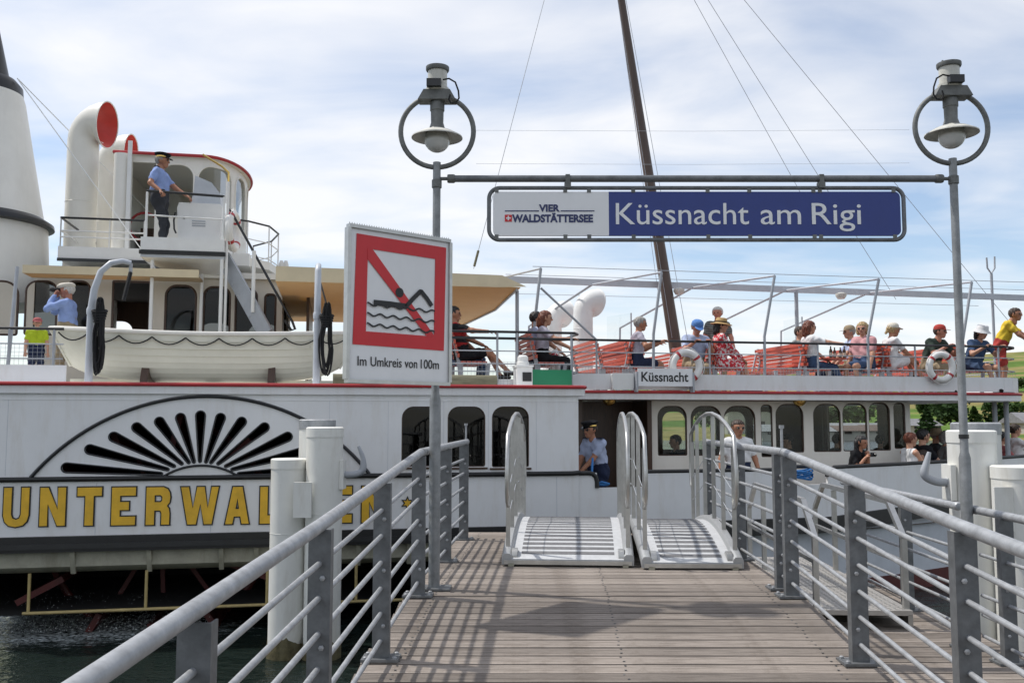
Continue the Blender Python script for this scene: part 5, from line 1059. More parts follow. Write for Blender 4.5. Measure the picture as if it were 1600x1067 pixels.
# flat gangway stored on the lower deck
fl = at_z(1278, 985, 1.05); g3 = empty('flat_gangway', (fl.x, fl.y, 1.05), R(-3), 'flat chequer-plate gangway with square handrails stored on the lower deck', 'gangway')
GW, GL = .78, 3.0
MB().box((0, 0, .13), (GW, GL, .17)).build('chequer_plate', 'chequer', g3); lug = MB()
for i in range(14):
    for j in range(52):
        x, y_ = .04 + i * .052, .04 + j * .056; s_ = 1 if (i + j) % 2 else -1; lug.bar((x - .012, y_ - .012 * s_, .1715), (x + .012, y_ + .012 * s_, .1715), .007, .003)
tag(lug.build('chequer_lug', 'alu', g3, smooth=None), kind='stuff')
for x in (.02, GW - .02):
    s_ = MB().bar((x, 0, .09), (x, GL, .09), .04, .09).build('side_beam', 'alu', g3); yy = (.1, 1.2, 2.1, GL - .15)
    for y_ in yy: MB().bar((x, y_, .1), (x, y_ , .75 if y_ in (.1, GL - .15) else 1.0), .045).build('upright', 'alu', s_)
    MB().bar((x, .1, .75), (x, .45, 1.03), .045).bar((x, .45, 1.03), (x, GL - .5, 1.03), .045).bar((x, GL - .5, 1.03), (x, GL - .15, .75), .045).build('handrail', 'alu', s_); MB().bar((x, .1, .55), (x, GL - .15, .55), .035).build('knee_rail', 'alu', s_)
    for y_ in (.15, GL - .2): MB().lathe([(.02, -.02), (.06, -.02), (.06, .02), (.02, .02)], 16, Matrix.Translation((x, y_, .065)) @ Matrix.Rotation(R(90), 4, 'Y')).build('wheel', 'beam_beige', s_)
# ================================================================== people
def cloth(name, col, var=.12): return mat(name, col, .85, var=var, vs=9, bump=.25, bs=30, spec=.2)
def skin_mat(name, col): return mat(name, col, .5, var=.08, vs=14, spec=.35)
for n_, c_ in (('skin_fair', (.50, .27, .18)), ('skin_tan', (.40, .19, .115)), ('skin_red', (.47, .21, .14))): skin_mat(n_, c_)
mat('lips', (.33, .10, .08), .5); mat('hair_brown', (.035, .02, .012), .6, var=.3, vs=30); mat('hair_black', (.01, .009, .009), .55, var=.3, vs=30); mat('hair_grey', (.28, .27, .25), .6, var=.25, vs=30)
mat('hair_white', (.55, .53, .49), .6, var=.2, vs=30); mat('hair_blond', (.38, .27, .13), .6, var=.25, vs=30); mat('hair_auburn', (.13, .035, .016), .55, var=.3, vs=30)
mat('lens_dark', (.008, .008, .01), .12, spec=.7); mat('straw', (.42, .27, .11), .8, var=.2, vs=30); mat('eye', (.02, .015, .012), .2)
CL = dict(blue_shirt=(.26, .35, .62), slate=(.045, .048, .056), black=(.012, .012, .014), lime=(.42, .52, .03), navy=(.02, .028, .06), lilac=(.38, .36, .42), denim=(.05, .085, .16), paleblue=(.40, .46, .62), white=(.68, .68, .68),
          pink=(.55, .30, .31), green_dark=(.035, .05, .04), yellow=(.75, .55, .06), red=(.42, .06, .05), blue=(.10, .22, .5), brightblue=(.06, .28, .75), khaki=(.3, .24, .16), grey=(.22, .23, .22), cream=(.6, .56, .48), shoe=(.02, .017, .015), rose=(.4, .12, .12))
for k_, c_ in CL.items(): cloth('c_' + k_, c_)
def pattern(name, c1, c2, kind, scale):
    m = cloth(name, c1); n = m.node_tree; N = n.nodes; b = N['Principled BSDF']; old = b.inputs['Base Color'].links[0].from_socket; tcn = N.new('ShaderNodeTexCoord')
    if kind == 'stripe':
        t = N.new('ShaderNodeTexWave'); t.bands_direction = 'Z'; t.inputs['Scale'].default_value = scale; t.inputs['Distortion'].default_value = .3; o = t.outputs['Fac']
    else:
        t = N.new('ShaderNodeTexNoise'); t.inputs['Scale'].default_value = scale; t.inputs['Detail'].default_value = 2; o = t.outputs[0]
    n.links.new(tcn.outputs['Object'], t.inputs['Vector']); r = N.new('ShaderNodeMapRange'); r.inputs[1].default_value = .5; r.inputs[2].default_value = .54; n.links.new(o, r.inputs[0])
    x = N.new('ShaderNodeMix'); x.data_type = 'RGBA'; n.links.new(r.outputs[0], x.inputs[0]); n.links.new(old, x.inputs[6]); x.inputs[7].default_value = (*c2, 1); n.links.new(x.outputs[2], b.inputs['Base Color'])
pattern('c_stripe', (.06, .065, .06), (.2, .21, .2), 'stripe', 9); pattern('c_floral', (.55, .045, .06), (.7, .62, .6), 'noise', 22); pattern('c_redstripe', (.012, .012, .014), (.3, .02, .02), 'stripe', 1.6); pattern('c_halfyellow', (.72, .52, .05), (.7, .69, .66), 'noise', .01)
def nets(D, org, h):
    s = D < 0; n = np.array(D.shape); c = np.zeros(tuple(n - 1) + (3,)); cnt = np.zeros(tuple(n - 1)); cor = [(i, j, k) for i in (0, 1) for j in (0, 1) for k in (0, 1)]
    sl_ = lambda o: tuple(slice(o[a], n[a] - 1 + o[a]) for a in range(3))
    for a in cor:
        for ax in range(3):
            if a[ax]: continue
            b = list(a); b[ax] = 1; d0, d1 = D[sl_(a)], D[sl_(b)]; mk = (d0 < 0) != (d1 < 0); t = np.where(mk, d0 / np.where(mk, d0 - d1, 1), 0)
            for q_ in range(3): c[..., q_] += np.where(mk, a[q_] + (t if q_ == ax else 0), 0)
            cnt += mk
    act = cnt > 0; idx = -np.ones(cnt.shape, int); idx[act] = np.arange(act.sum()); g = np.argwhere(act); V = (g + c[act] / cnt[act][:, None]) * h + org; Fs = []
    for ax in range(3):
        o1 = [0, 0, 0]; o1[ax] = 1; lo = tuple(slice(0, n[k] - 1) if k == ax else slice(1, n[k] - 1) for k in range(3)); hi = tuple(slice(1, n[k]) if k == ax else slice(1, n[k] - 1) for k in range(3))
        e = np.argwhere(s[lo] != s[hi]); 
        if not len(e): continue
        inv = s[lo][tuple(e.T)]; off = np.array([0 if k == ax else 1 for k in range(3)]); e = e + off; u, v = [k for k in range(3) if k != ax]
        def cell(du, dv):
            p = e.copy(); p[:, u] -= du; p[:, v] -= dv; return idx[tuple(p.T)]
        qd = np.stack([cell(1, 1), cell(0, 1), cell(0, 0), cell(1, 0)], 1); fl = inv if ax != 1 else ~inv; qd[~fl] = qd[~fl][:, ::-1]; Fs.append(qd)
    return V, np.concatenate(Fs)
def dcap(P, a, b, ra, rb):
    a, b = np.array(a, float), np.array(b, float); ab = b - a; L2 = max(ab @ ab, 1e-9); t = np.clip(((P - a) @ ab) / L2, 0, 1); return np.linalg.norm(P - a - t[..., None] * ab, axis=-1) - (ra + (rb - ra) * t)
def sdf_mesh(caps, h, k, carve=None):
    pts = np.array([c[0] for c in caps] + [c[1] for c in caps]); rm = max(max(c[2], c[3]) for c in caps) + 2 * h; lo = pts.min(0) - rm; hi = pts.max(0) + rm; n = np.ceil((hi - lo) / h).astype(int) + 1
    ax_ = [(lo[i] + h * np.arange(n[i])).astype(np.float32) for i in range(3)]; D = np.full(tuple(n), .5, np.float32)
    for c in caps:
        a, b = np.array(c[0]), np.array(c[1]); rr_ = max(c[2], c[3]) + k + 2.5 * h
        i0 = np.maximum(np.floor((np.minimum(a, b) - rr_ - lo) / h).astype(int), 0); i1 = np.minimum(np.ceil((np.maximum(a, b) + rr_ - lo) / h).astype(int) + 1, n); sl_ = tuple(slice(i0[i], i1[i]) for i in range(3))
        G = np.stack(np.meshgrid(*[ax_[i][sl_[i]] for i in range(3)], indexing='ij'), -1); d = dcap(G, *c[:4]).astype(np.float32); E = D[sl_]
        m_ = np.clip(.5 + .5 * (d - E) / k, 0, 1); D[sl_] = d + (E - d) * m_ - k * m_ * (1 - m_)
    if carve is not None: G = np.stack(np.meshgrid(*ax_, indexing='ij'), -1)
    if carve is not None: D = np.maximum(D, carve(G))
    D = np.where(np.abs(D) < 1e-5, 1e-5, D); V, Fq = nets(D, lo, h); fc = V[Fq].mean(1); dd = np.stack([dcap(fc, *c[:4]) for c in caps], 1); return V, Fq, dd.argmin(1), fc
def ik(a, t, l1, l2, pole):
    a, t = Vector(a), Vector(t); d = t - a; L_ = min(d.length, (l1 + l2) * .995); d.normalize(); t = a + d * L_; x = (l1 * l1 - l2 * l2 + L_ * L_) / (2 * L_); h = math.sqrt(max(l1 * l1 - x * x, 0)); p = Vector(pole); p = (p - d * p.dot(d)).normalized(); return a + d * x + p * h, t
def person(label, M, pose='stand', seat=.44, lean=0, head=(0, 0), hands=((.12, .25, .85), (.12, -.25, .85)), feet=None, shirt='c_white', pants='c_navy', skin='skin_fair', sleeve='short', legs='long', hair=('short', 'hair_brown'), hat=None, glasses=False, group=None, sc_=1.0, build=1.0, epol=False, name='person', feet_skin=False, grip=None):
    caps = []; ad = lambda a, b, ra, rb, l: caps.append((tuple(a), tuple(b), ra, rb, l))
    pz = .93 if pose == 'stand' else seat + .105; P0 = Vector((0, 0, pz)); Rl = Matrix.Rotation(R(lean), 3, 'Y'); T = lambda x, y, z: P0 + Rl @ Vector((x, y, z)); bw = build
    for y in (-.075, .075):
        ad(T(0, y, -.02), T(-.005, y * .9, .2), .118 * bw, .108 * bw, shirt if pose == 'x' else 'pt'); ad(T(-.005, y * .9, .14), T(0, y * 1.25, .4), .112 * bw, .105 * bw, 'sh')
    ad(T(-.01, -.125, .455), T(-.01, .125, .455), .072 * bw, .072 * bw, 'sh'); nk = T(.0, 0, .5); hd = T(.025, 0, .67); ad(nk, T(.015, 0, .6), .056, .052, 'sk')
    for i, y in enumerate((.185, -.185)):
        sh = T(-.01, y, .455); tg = Vector(hands[i]); pole = Vector((-.35, .5 if y > 0 else -.5, -.8)); el, wr = ik(sh, tg, .285, .255, pole)
        if sleeve == 'none': ad(sh, el, .05 * bw, .041, 'sk')
        else:
            f = 1.0 if sleeve == 'long' else .62; e2 = sh + (el - sh) * f; ad(sh, e2, .062 * bw, .055 * bw, 'sh'); 
            if f < 1: ad(sh + (el - sh) * .55, el, .043, .040, 'sk')
        ad(el, wr, .048 if sleeve == 'long' else .041, .038 if sleeve == 'long' else .029, 'sh' if sleeve == 'long' else 'sk')
    ft = feet or (((.02, .11, .08), (.06, -.11, .08)) if pose == 'stand' else ((.42, .12, .08), (.47, -.1, .08)))
    for i, y in enumerate((.09, -.09)):
        hp_ = T(.0, y, -.02); kn, an = ik(hp_, ft[i], .425, .42, (1, 0, .35)); ll = 'pt' if legs in ('long', 'short', 'capri') else 'sk'
        if legs == 'dress': ad(hp_, hp_ + (kn - hp_) * .8, .105, .10, 'sh')
        if legs == 'short': ad(hp_, hp_ + (kn - hp_) * .72, .098 * bw, .085, 'pt'); ad(hp_ + (kn - hp_) * .6, kn, .062, .055, 'sk')
        else: ad(hp_, kn, .088 * bw, .06, 'pt' if legs in ('long', 'capri') else 'sk')
        ad(kn, an, .056 if legs == 'long' else .05, .045 if legs == 'long' else .034, 'pt' if legs == 'long' else 'sk'); fw = Vector((1, .15 if y > 0 else -.15, 0)).normalized()
        if an.x > .75 : fw = Vector((.5, 0, .85))
        ad(an + Vector((-.03, 0, -.035)), an + fw * .16 + Vector((0, 0, -.045)), .042, .033, 'sk' if feet_skin else 'so')
    V, Fq, lab, fc = sdf_mesh(caps, .0135, .03); labs = [c[4] for c in caps]; ck = np.zeros(len(V)); ck[Fq[[labs[i] in ('sh', 'pt') for i in lab]].ravel()] = 1; ph_ = len(label) * .7
    V = V + ck[:, None] * .0065 * np.stack([np.sin(V[:, 2] * 42 + V[:, 1] * 30 + ph_), np.sin(V[:, 2] * 35 - V[:, 0] * 38 + ph_), np.sin(V[:, 0] * 45 + V[:, 1] * 25)], 1); parts = [(V, Fq, [labs[i] for i in lab])]
    Hm = Matrix.Translation(hd) @ Matrix.Rotation(R(head[0]), 4, 'Z') @ Matrix.Rotation(R(head[1] + lean * .25), 4, 'Y'); hc = [((-.012, 0, .028), (.012, 0, .022), .096, .092, 'sk'), ((.025, 0, -.02), (.048, 0, -.078), .066, .042, 'sk'), ((.09, 0, .012), (.112, 0, -.022), .010, .015, 'sk'),
        ((-.005, .088, .012), (-.008, .094, -.022), .014, .01, 'sk'), ((-.005, -.088, .012), (-.008, -.094, -.022), .014, .01, 'sk'), ((-.03, 0, -.06), (-.035, 0, -.15), .05, .05, 'sk'), ((.084, -.032, .028), (.084, .032, .028), .014, .014, 'sk'), ((.083, -.018, -.055), (.083, .018, -.055), .012, .012, 'sk')]
    V, Fq, lab, fc = sdf_mesh(hc, .0075, .022); lb = []
    for p in fc:
        if p[0] > .07 and -.063 < p[2] < -.047 and abs(p[1]) < .026: lb.append('li')
        elif p[0] > .066 and .0 < p[2] < .016 and .018 < abs(p[1]) < .044: lb.append('ey')
        else: lb.append('sk')
    R3 = np.array(Hm.to_3x3()); V = V @ R3.T + np.array(Hm.translation); parts.append((V, Fq, lb))
    for i, y in enumerate((.185, -.185)):
        sh = T(-.01, y, .455); el, wr = ik(sh, Vector(hands[i]), .285, .255, Vector((-.35, .5 if y > 0 else -.5, -.8))); d = (wr - el).normalized(); g = (grip[i] if grip else 'relaxed'); n_ = Vector((0, 0, -1)) if abs(d.z) < .8 else Vector((1 if d.z < 0 else -1, 0, 0))
        n_ = (n_ - d * n_.dot(d)).normalized(); l_ = n_.cross(d) * (1 if y > 0 else -1); cu = 1.15 if g == 'grip' else .45; hcp = []
        pk = wr + d * .075
        for j in (-.024, 0, .024): hcp.append((tuple(wr + l_ * j * .6), tuple(pk + l_ * j), .018, .0135, 'sk'))
        for j, (o_, ln) in enumerate(((-.033, .062), (-.011, .075), (.011, .07), (.032, .055))):
            b0 = pk + l_ * o_; d1 = (d * math.cos(cu * .7) + n_ * math.sin(cu * .7)); d2 = (d * math.cos(cu * 1.9) + n_ * math.sin(cu * 1.9)); b1 = b0 + d1 * ln * .55; hcp.append((tuple(b0), tuple(b1), .0095, .0088, 'sk')); hcp.append((tuple(b1), tuple(b1 + d2 * ln * .55), .0088, .0075, 'sk'))
        tb = wr + d * .02 - l_ * .026; t1 = tb + (d * .7 - l_ * .6 + n_ * .35).normalized() * .04; hcp.append((tuple(tb), tuple(t1), .0125, .0105, 'sk')); hcp.append((tuple(t1), tuple(t1 + (d * .8 + n_ * .5).normalized() * .03), .0105, .008, 'sk'))
        V, Fq, lab, fc = sdf_mesh(hcp, .0055, .008); parts.append((V, Fq, ['sk'] * len(Fq)))
    mats = dict(sh=shirt, pt=pants if legs != 'dress' else shirt, sk=skin, so='c_shoe', li='lips', ey='eye'); keys = list(mats); allV = []; allF = []; mi = []; o_ = 0
    for V, Fq, lb in parts: allV.append(V); allF.append(Fq + o_); o_ += len(V); mi += [keys.index(x) for x in lb]
    me = bpy.data.meshes.new(name); me.from_pydata((np.concatenate(allV) * sc_).tolist(), [], np.concatenate(allF).tolist()); 
    for k_ in keys: me.materials.append(MT[mats[k_]])
    me.polygons.foreach_set('material_index', mi); me.polygons.foreach_set('use_smooth', [True] * len(mi)); me.update()
    o = bpy.data.objects.new(name, me); C.objects.link(o); o.matrix_world = M; tag(o, label, 'person', group)
    Hs = Matrix.Scale(sc_, 4) @ Hm
    def fin(vs_, fs_, nm, mt, sm=60):
        m = MB(); m.v = [tuple(Hs @ Vector(v)) for v in vs_]; m.f = [tuple(f) for f in fs_]; return m.build(nm, mt, o, smooth=sm)
    if hair and hair[0] != 'bald':
        st = hair[0]; hcps = [((-.018, 0, .034), (.004, 0, .034), .105, .101, 'h')]
        if st in ('long', 'bob'): hcps += [((-.06, .07, 0), (-.06, .075, -.1 if st == 'bob' else -.17), .05, .035, 'h'), ((-.06, -.07, 0), (-.06, -.075, -.1 if st == 'bob' else -.17), .05, .035, 'h'), ((-.085, 0, -.02), (-.095, 0, -.12 if st == 'bob' else -.2), .06, .05, 'h')]
        if st == 'curly': hcps += [((-.05, .07, .03), (-.05, .08, -.06), .055, .045, 'h'), ((-.05, -.07, .03), (-.05, -.08, -.06), .055, .045, 'h'), ((-.08, 0, .02), (-.08, 0, -.07), .06, .055, 'h'), ((-.02, 0, .07), (.02, 0, .08), .08, .06, 'h')]
        if st == 'tail': hcps += [((-.1, 0, .02), (-.15, 0, -.06), .035, .02, 'h')]
        back = -.07 if st == 'short' else -.4
        def carve(G):
            x, y_, z = G[..., 0], G[..., 1], G[..., 2]; face = np.minimum(.062 - z + .0 * x, x - (.028 if st == 'short' else .035)); neck = np.minimum(back - z, 1.0); ear = np.minimum(.0 - z + (.0 if st == 'short' else -9), x + .035); return np.maximum(np.maximum(face, neck), ear)
        V, Fq, _, _ = sdf_mesh(hcps, .009, .03, carve); V = V + .0045 * np.stack([np.sin(V[:, 1] * 150 + V[:, 2] * 60), np.sin(V[:, 0] * 130 + V[:, 2] * 70), np.sin(V[:, 1] * 170 + V[:, 0] * 90)], 1); fin(V.tolist(), Fq.tolist(), 'hair', hair[1])
    if glasses:
        m = MB()
        for y in (-.034, .034): m.lathe([(.001, .006), (.024, .004), (.026, 0), (.024, -.002)], 12, Matrix.Translation((.098, y, .009)) @ Matrix.Rotation(R(90), 4, 'Y') @ Matrix.Diagonal((.8, 1.05, 1, 1)))
        m.bar((.1, -.012, .014), (.1, .012, .014), .005)
        for y in (-1, 1): m.bar((.096, .055 * y, .014), (-.0, .1 * y, .014), .005)
        fin(m.v, m.f, 'sunglasses', 'lens_dark')
    if hat:
        kd, hm = hat; m = MB(); mv = None
        dome = [(.109, .045), (.11, .07), (.1, .11), (.07, .138), (.03, .15), (.001, .152)]
        if kd in ('cap', 'visor'):
            m.lathe(dome, 20, Matrix.Translation((-.008, 0, .0))); n_ = 9; m.add([(.085 + .0, .08 * math.sin(a), .055) for a in [R(-90 + 180 * k / n_) for k in range(n_ + 1)]] + [(.09 + .1 * math.cos(a), .078 * math.sin(a), .048 - .02 * math.cos(a)) for a in [R(-90 + 180 * k / n_) for k in range(n_ + 1)]] + [(.09 + .1 * math.cos(a), .078 * math.sin(a), .042 - .02 * math.cos(a)) for a in [R(-90 + 180 * k / n_) for k in range(n_ + 1)]],
                [(k, k + 1, n_ + 2 + k, n_ + 1 + k) for k in range(n_)] + [(n_ + 1 + k, n_ + 2 + k, 2 * n_ + 3 + k, 2 * n_ + 2 + k) for k in range(n_)])
        elif kd == 'officer':
            m.lathe([(.106, .05), (.108, .085), (.135, .115), (.138, .128), (.1, .142), (.001, .146)], 24, Matrix.Translation((-.005, 0, .0)) @ Matrix.Rotation(R(4), 4, 'Y')); fin([(.088 + .085 * math.cos(a), .085 * math.sin(a), .055 - .03 * math.cos(a) + dz) for dz in (0, -.006) for a in [R(-85 + 170 * k / 9) for k in range(10)]] + [(.08, .085 * math.sin(a), .06) for a in [R(-85 + 170 * k / 9) for k in range(10)]], [(20 + k, 21 + k, k + 1, k) for k in range(9)] + [(k, k + 1, 11 + k, 10 + k) for k in range(9)], 'cap_peak', 'lens_dark')
            mb2 = MB().lathe([(.109, .055), (.1105, .06), (.1105, .078), (.109, .082)], 24, Matrix.Translation((-.005, 0, .0)), caps=False); fin(mb2.v, mb2.f, 'cap_band', 'brass')
        elif kd in ('straw', 'bucket'):
            br = .2 if kd == 'straw' else .165; m.lathe([(br, .028 if kd == 'straw' else .01), (br - .005, .035 if kd == 'straw' else .018), (.115, .058), (.108, .075), (.1, .13), (.08, .15), (.001, .155)], 28, Matrix.Translation((-.008, 0, .0)))
            if kd == 'straw': b2 = MB().lathe([(.1125, .06), (.1125, .085)], 28, Matrix.Translation((-.008, 0, 0)), caps=False); fin(b2.v, b2.f, 'hat_band', 'c_black')
        elif kd == 'flat': m.lathe([(.11, .05), (.125, .07), (.122, .1), (.09, .125), (.001, .135)], 22, Matrix.Translation((.005, 0, 0)) @ Matrix.Rotation(R(8), 4, 'Y') @ Matrix.Diagonal((1.15, 1, 1, 1)))
        fin(m.v, m.f, 'hat', hm)
    if epol:
        for y in (.15, -.15): p = T(-.01, y, .535); MB().box(tuple(Vector(p) * sc_ + Vector((-.035, -.055, -.004))), tuple(Vector(p) * sc_ + Vector((.035, .055, .006)))).build('epaulette', 'c_navy', o)
    return o
def SM(px, t, z, heading, py=560): return SHIPM @ Matrix.Translation((q(px, py, t).x, t, z)) @ Matrix.Rotation(R(heading), 4, 'Z')
UD = ZT + .013; UP = 'passengers on the upper deck'; LO = 'people on the main deck'
person('captain in black peaked cap standing at the bridge wing console', SM(249, 3.25, WF, -8, 330), hands=((.46, .1, 1.0), (.14, -.40, ztr + .03)), shirt='c_blue_shirt', pants='c_slate', skin='skin_tan', hat=('officer', 'c_black'), hair=('short', 'hair_grey'), glasses=True, epol=True, grip=('relaxed', 'grip'), build=1.12)
o = person('man in pale flat cap looking left through binoculars behind the lifeboat', SM(103, 2.35, UD, 180), hands=((.19, .09, 1.50), (.19, -.09, 1.50)), shirt='c_blue_shirt', pants='c_khaki', skin='skin_red', sleeve='long', hat=('flat', 'c_cream'), hair=('short', 'hair_white'), sc_=.95, grip=('grip', 'grip'), build=1.1)
bn = empty('binoculars', M=SM(103, 2.35, UD, 180), label='black binoculars held to the eyes of the man in the flat cap', cat='binoculars')
for y in (-.035, .035): MB().lathe([(.018, 0), (.022, .03), (.024, .09), (.032, .1), (.034, .15), (.03, .151)], 14, Matrix.Translation((.105, y, 1.535)) @ Matrix.Rotation(R(90), 4, 'Y')).build('barrel', 'black_rubber', bn)
MB().box((.13, -.03, 1.53), (.19, .03, 1.545)).build('bridge', 'black_rubber', bn)
person('child in lime green shirt standing by the left deck rail', SM(56, 1.9, UD, -70), shirt='c_lime', pants='c_navy', legs='short', hair=('short', 'hair_brown'), hat=('cap', 'c_rose'), sc_=.6)
seatM = lambda px, t, h=0: SM(px, t, UD, h)
person('man in black shirt with red stripes lounging with his arm along the rail', seatM(722, 1.62, -4), 'sit', lean=-14, hands=((.55, .2, .62), (.62, -.42, .86)), shirt='c_redstripe', pants='c_black', legs='short', skin='skin_tan', hair=('short', 'hair_black'), glasses=True, group=UP, feet=((.62, .14, .25), (.72, -.1, .3)), build=1.08)
person('dark-haired person half hidden behind the man in the striped black shirt', seatM(712, 2.15, 0), 'sit', lean=-6, hands=((.4, .2, .55), (.4, -.2, .55)), shirt='c_black', pants='c_denim', hair=('short', 'hair_black'), group=UP)
person('auburn-haired woman in sunglasses leaning on the rail corner', seatM(846, 1.72, -12), 'sit', lean=4, hands=((.5, .15, .72), (.48, -.3, .84)), shirt='c_lilac', pants='c_black', hair=('bob', 'hair_auburn'), glasses=True, group=UP, sc_=.97)
person('dark-haired man sitting behind the auburn-haired woman', seatM(836, 2.2, 5), 'sit', lean=0, hands=((.4, .2, .6), (.45, -.2, .6)), shirt='c_paleblue', pants='c_navy', hair=('short', 'hair_black'), glasses=True, group=UP)
person('grey-haired woman in sunglasses resting her arms on the rail', seatM(993, 2.62, -6), 'sit', lean=6, hands=((.42, .05, .86), (.34, -.42, .87)), shirt='c_lilac', pants='c_navy', legs='short', skin='skin_tan', hair=('short', 'hair_grey'), glasses=True, group=UP, feet=((.5, .12, .12), (.58, -.12, .1)), feet_skin=True)
person('man in blue cap and pale blue shirt looking down over the rail', SM(1083, 2.72, UD, -92), 'sit', seat=.42, lean=18, head=(0, 22), hands=((.5, .12, .87), (.52, -.16, .87)), shirt='c_paleblue', pants='c_khaki', hat=('cap', 'c_blue'), hair=('short', 'hair_grey'), skin='skin_red', group=UP, sleeve='short', build=1.12, feet=((.2, .12, .08), (.25, -.12, .08)))
person('white-haired man in grey striped polo standing behind the benches', SM(1122, 4.0, UD, -105), head=(-22, 0), hands=((.15, .3, .85), (.1, -.28, .82)), shirt='c_stripe', pants='c_khaki', hair=('short', 'hair_white'), skin='skin_red', group=UP)
person('woman in straw hat and red floral dress sitting sideways', seatM(1124, 2.7, -8), 'sit', lean=2, head=(-18, 6), hands=((.36, .1, .6), (.4, -.12, .6)), shirt='c_floral', legs='dress', hat=('straw', 'straw'), hair=('bob', 'hair_black'), group=UP, sleeve='long', feet=((.46, .08, .08), (.56, -.08, .08)))
person('man in sunglasses behind the auburn-haired woman in the white top', seatM(1250, 3.7, -60), 'sit', hands=((.3, .2, .6), (.3, -.2, .6)), shirt='c_grey', pants='c_navy', hair=('short', 'hair_brown'), glasses=True, group=UP)
person('auburn-haired woman in white top and jeans with one arm on the rail', seatM(1266, 2.7, -4), 'sit', lean=-2, hands=((.4, .1, .6), (.55, -.4, .87)), shirt='c_white', pants='c_denim', legs='long', hair=('bob', 'hair_auburn'), glasses=True, group=UP, feet=((.55, .1, .08), (.62, -.06, .12)))
person('man in grey cap and sunglasses left of the blonde woman in pink', seatM(1330, 3.4, 170), 'sit', hands=((.35, .15, .6), (.35, -.15, .6)), shirt='c_paleblue', pants='c_khaki', hat=('cap', 'c_khaki'), hair=('short', 'hair_grey'), glasses=True, group=UP)
person('blonde woman in pink shirt and denim shorts', seatM(1350, 2.75, 205), 'sit', hands=((.2, .25, .5), (.1, -.3, .47)), head=(20, 0), shirt='c_pink', pants='c_denim', legs='short', hair=('curly', 'hair_blond'), glasses=True, group=UP, build=1.2)
person('blonde woman with sun visor cap, knees drawn up', seatM(1388, 2.75, -5), 'sit', hands=((.5, .08, .62), (.5, -.08, .62)), shirt='c_white', pants='c_white', legs='short', hair=('tail', 'hair_blond'), hat=('visor', 'c_cream'), glasses=True, skin='skin_tan', group=UP, feet=((.55, .08, .36), (.62, -.1, .3)), lean=8)
person('man in red cap and dark green shirt leaning on the rail', SM(1453, 2.75, UD, -75), 'sit', lean=20, hands=((.5, .22, .87), (.48, -.12, .87)), head=(20, -5), shirt='c_green_dark', pants='c_khaki', hat=('cap', 'c_red'), skin='skin_red', hair=('short', 'hair_brown'), glasses=True, group=UP, build=1.15)
person('person in white bucket hat and blue shirt with arms on the rail', SM(1519, 2.72, UD, -80), 'sit', lean=20, hands=((.48, .2, .87), (.48, -.2, .87)), head=(0, 12), shirt='c_denim', pants='c_denim', legs='short', hat=('bucket', 'c_white'), hair=('bob', 'hair_black'), group=UP, feet=((.4, .3, .1), (.5, .0, .1)))
person('bearded man in yellow shirt and red shorts leaning at the rail end', SM(1563, 2.75, UD, -48), lean=24, head=(-12, -8), hands=((.62, .0, .98), (.58, -.12, .96)), shirt='c_halfyellow', pants='c_red', legs='short', hair=('short', 'hair_brown'), glasses=True, skin='skin_tan', group=UP, feet=((-.1, .12, .08), (.05, -.12, .08)))
# main deck
person('crewman in peaked cap and pale blue shirt hauling a blue rope in the doorway', SM(935, .95, MD, -150, 690), lean=14, hands=((.42, .0, .92), (.36, -.14, .88)), shirt='c_paleblue', pants='c_navy', hat=('officer', 'c_black'), skin='skin_tan', hair=('short', 'hair_brown'), glasses=True, epol=True, grip=('grip', 'grip'), group=LO)
person('crewman in white shirt and sunglasses standing behind the bulwark', SM(1153, .62, MD, -92, 690), hands=((.08, .32, .88), (.08, -.32, .88)), shirt='c_white', pants='c_navy', skin='skin_tan', hair=('short', 'hair_brown'), glasses=True, group=LO, build=1.08)
person('woman in black photographing over the bulwark', SM(1334, 1.0, MD, -60, 700), lean=12, hands=((.26, .06, 1.32), (.28, -.08, 1.30)), shirt='c_black', pants='c_black', skin='skin_tan', hair=('long', 'hair_black'), group=LO, sc_=.86, sleeve='short', grip=('grip', 'grip'))
cmM = SM(1334, 1.0, MD, -60, 700) @ Matrix.Translation((.34, -.01, 1.17)); ph = empty('camera', M=cmM, label='small dark camera held by the woman in black', cat='camera'); MB().box((-.02, -.055, -.035), (.02, .055, .035)).build('body', 'black_paint', ph); MB().lathe([(.025, 0), (.025, .03), (.02, .032)], 14, Matrix.Translation((.02, 0, 0)) @ Matrix.Rotation(R(90), 4, 'Y')).build('lens', 'lens_dark', ph)
SE = dict(pose='sit', group=LO); mM = lambda px, t, h, py=690: SM(px, t, MD + .16, h, py)
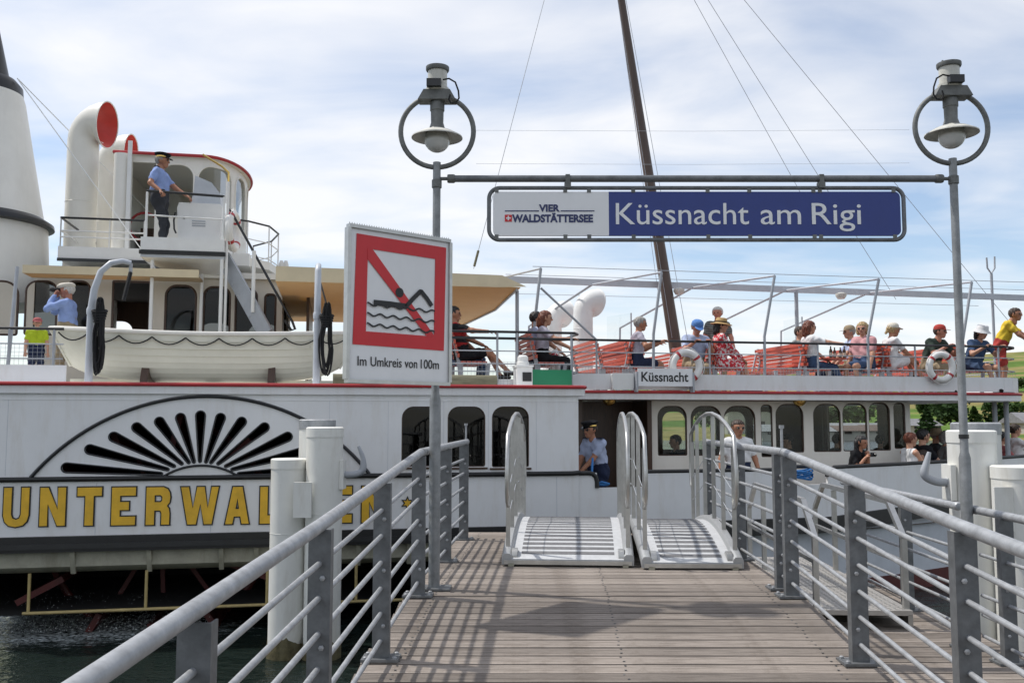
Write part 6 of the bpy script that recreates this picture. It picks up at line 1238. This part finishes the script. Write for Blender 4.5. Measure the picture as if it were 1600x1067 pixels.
person('auburn-haired woman in white sleeveless top seated at the bow', mM(1421, 1.75, 0), shirt='c_white', pants='c_denim', sleeve='none', hair=('short', 'hair_auburn'), glasses=True, hands=((.35, .12, .55), (.38, -.1, .55)), **SE)
person('man in black tee and sunglasses beside the woman in the white top', mM(1441, 2.3, 0), shirt='c_black', pants='c_navy', hair=('short', 'hair_black'), glasses=True, hands=((.38, .12, .6), (.42, -.1, .6)), sc_=1.04, **SE)
person('passenger in brown hat behind the man in the black tee', mM(1462, 3.6, -20), shirt='c_slate', pants='c_navy', hair=('short', 'hair_grey'), hat=('bucket', 'c_khaki'), hands=((.35, .12, .55), (.38, -.1, .55)), glasses=True, sc_=1.03, **SE)
person('grey-haired passenger in front of the dark tree on the main deck', mM(1478, 3.3, 10), shirt='c_grey', pants='c_navy', hair=('curly', 'hair_grey'), hands=((.35, .12, .55), (.38, -.1, .55)), glasses=True, **SE)
person('passenger in bright blue shirt bending beside the white pile', SM(1474, 2.0, MD, 180, 690), 'sit', lean=38, shirt='c_brightblue', pants='c_navy', hair=('short', 'hair_brown'), hands=((.4, .12, .5), (.4, -.1, .5)), group=LO)
person('passenger in pink top between the deck pillars', mM(1563, 2.9, 0), shirt='c_rose', pants='c_denim', hair=('short', 'hair_black'), hands=((.35, .12, .55), (.38, -.1, .55)), **SE)
person('balding man in white shirt at the right edge of the main deck', SM(1585, 3.4, MD + .3, -10, 690), shirt='c_white', pants='c_khaki', hair=('short', 'hair_brown'), hands=((.5, .2, .8), (.5, -.3, .8)), sleeve='long', **SE)
for px, t, lb in ((1057, 3.6, 'dark figure inside the cabin behind the first window'), (1232, 3.5, 'dark figure in a cap inside the cabin behind the rope coil'), (1308, 4.0, 'shadowy figure inside the cabin left of the woman in black'), (1376, 3.6, 'shadowy figure inside the cabin behind the forward window')):
    person(lb, SM(px, t, MD + .1, 0 if px > 1300 else 180, 690), 'sit', shirt='c_slate', pants='c_black', hair=('short', 'hair_black'), hat=('cap', 'c_black') if px == 1232 else None, hands=((.35, .12, .6), (.38, -.1, .6)), group='passengers inside the cabin')
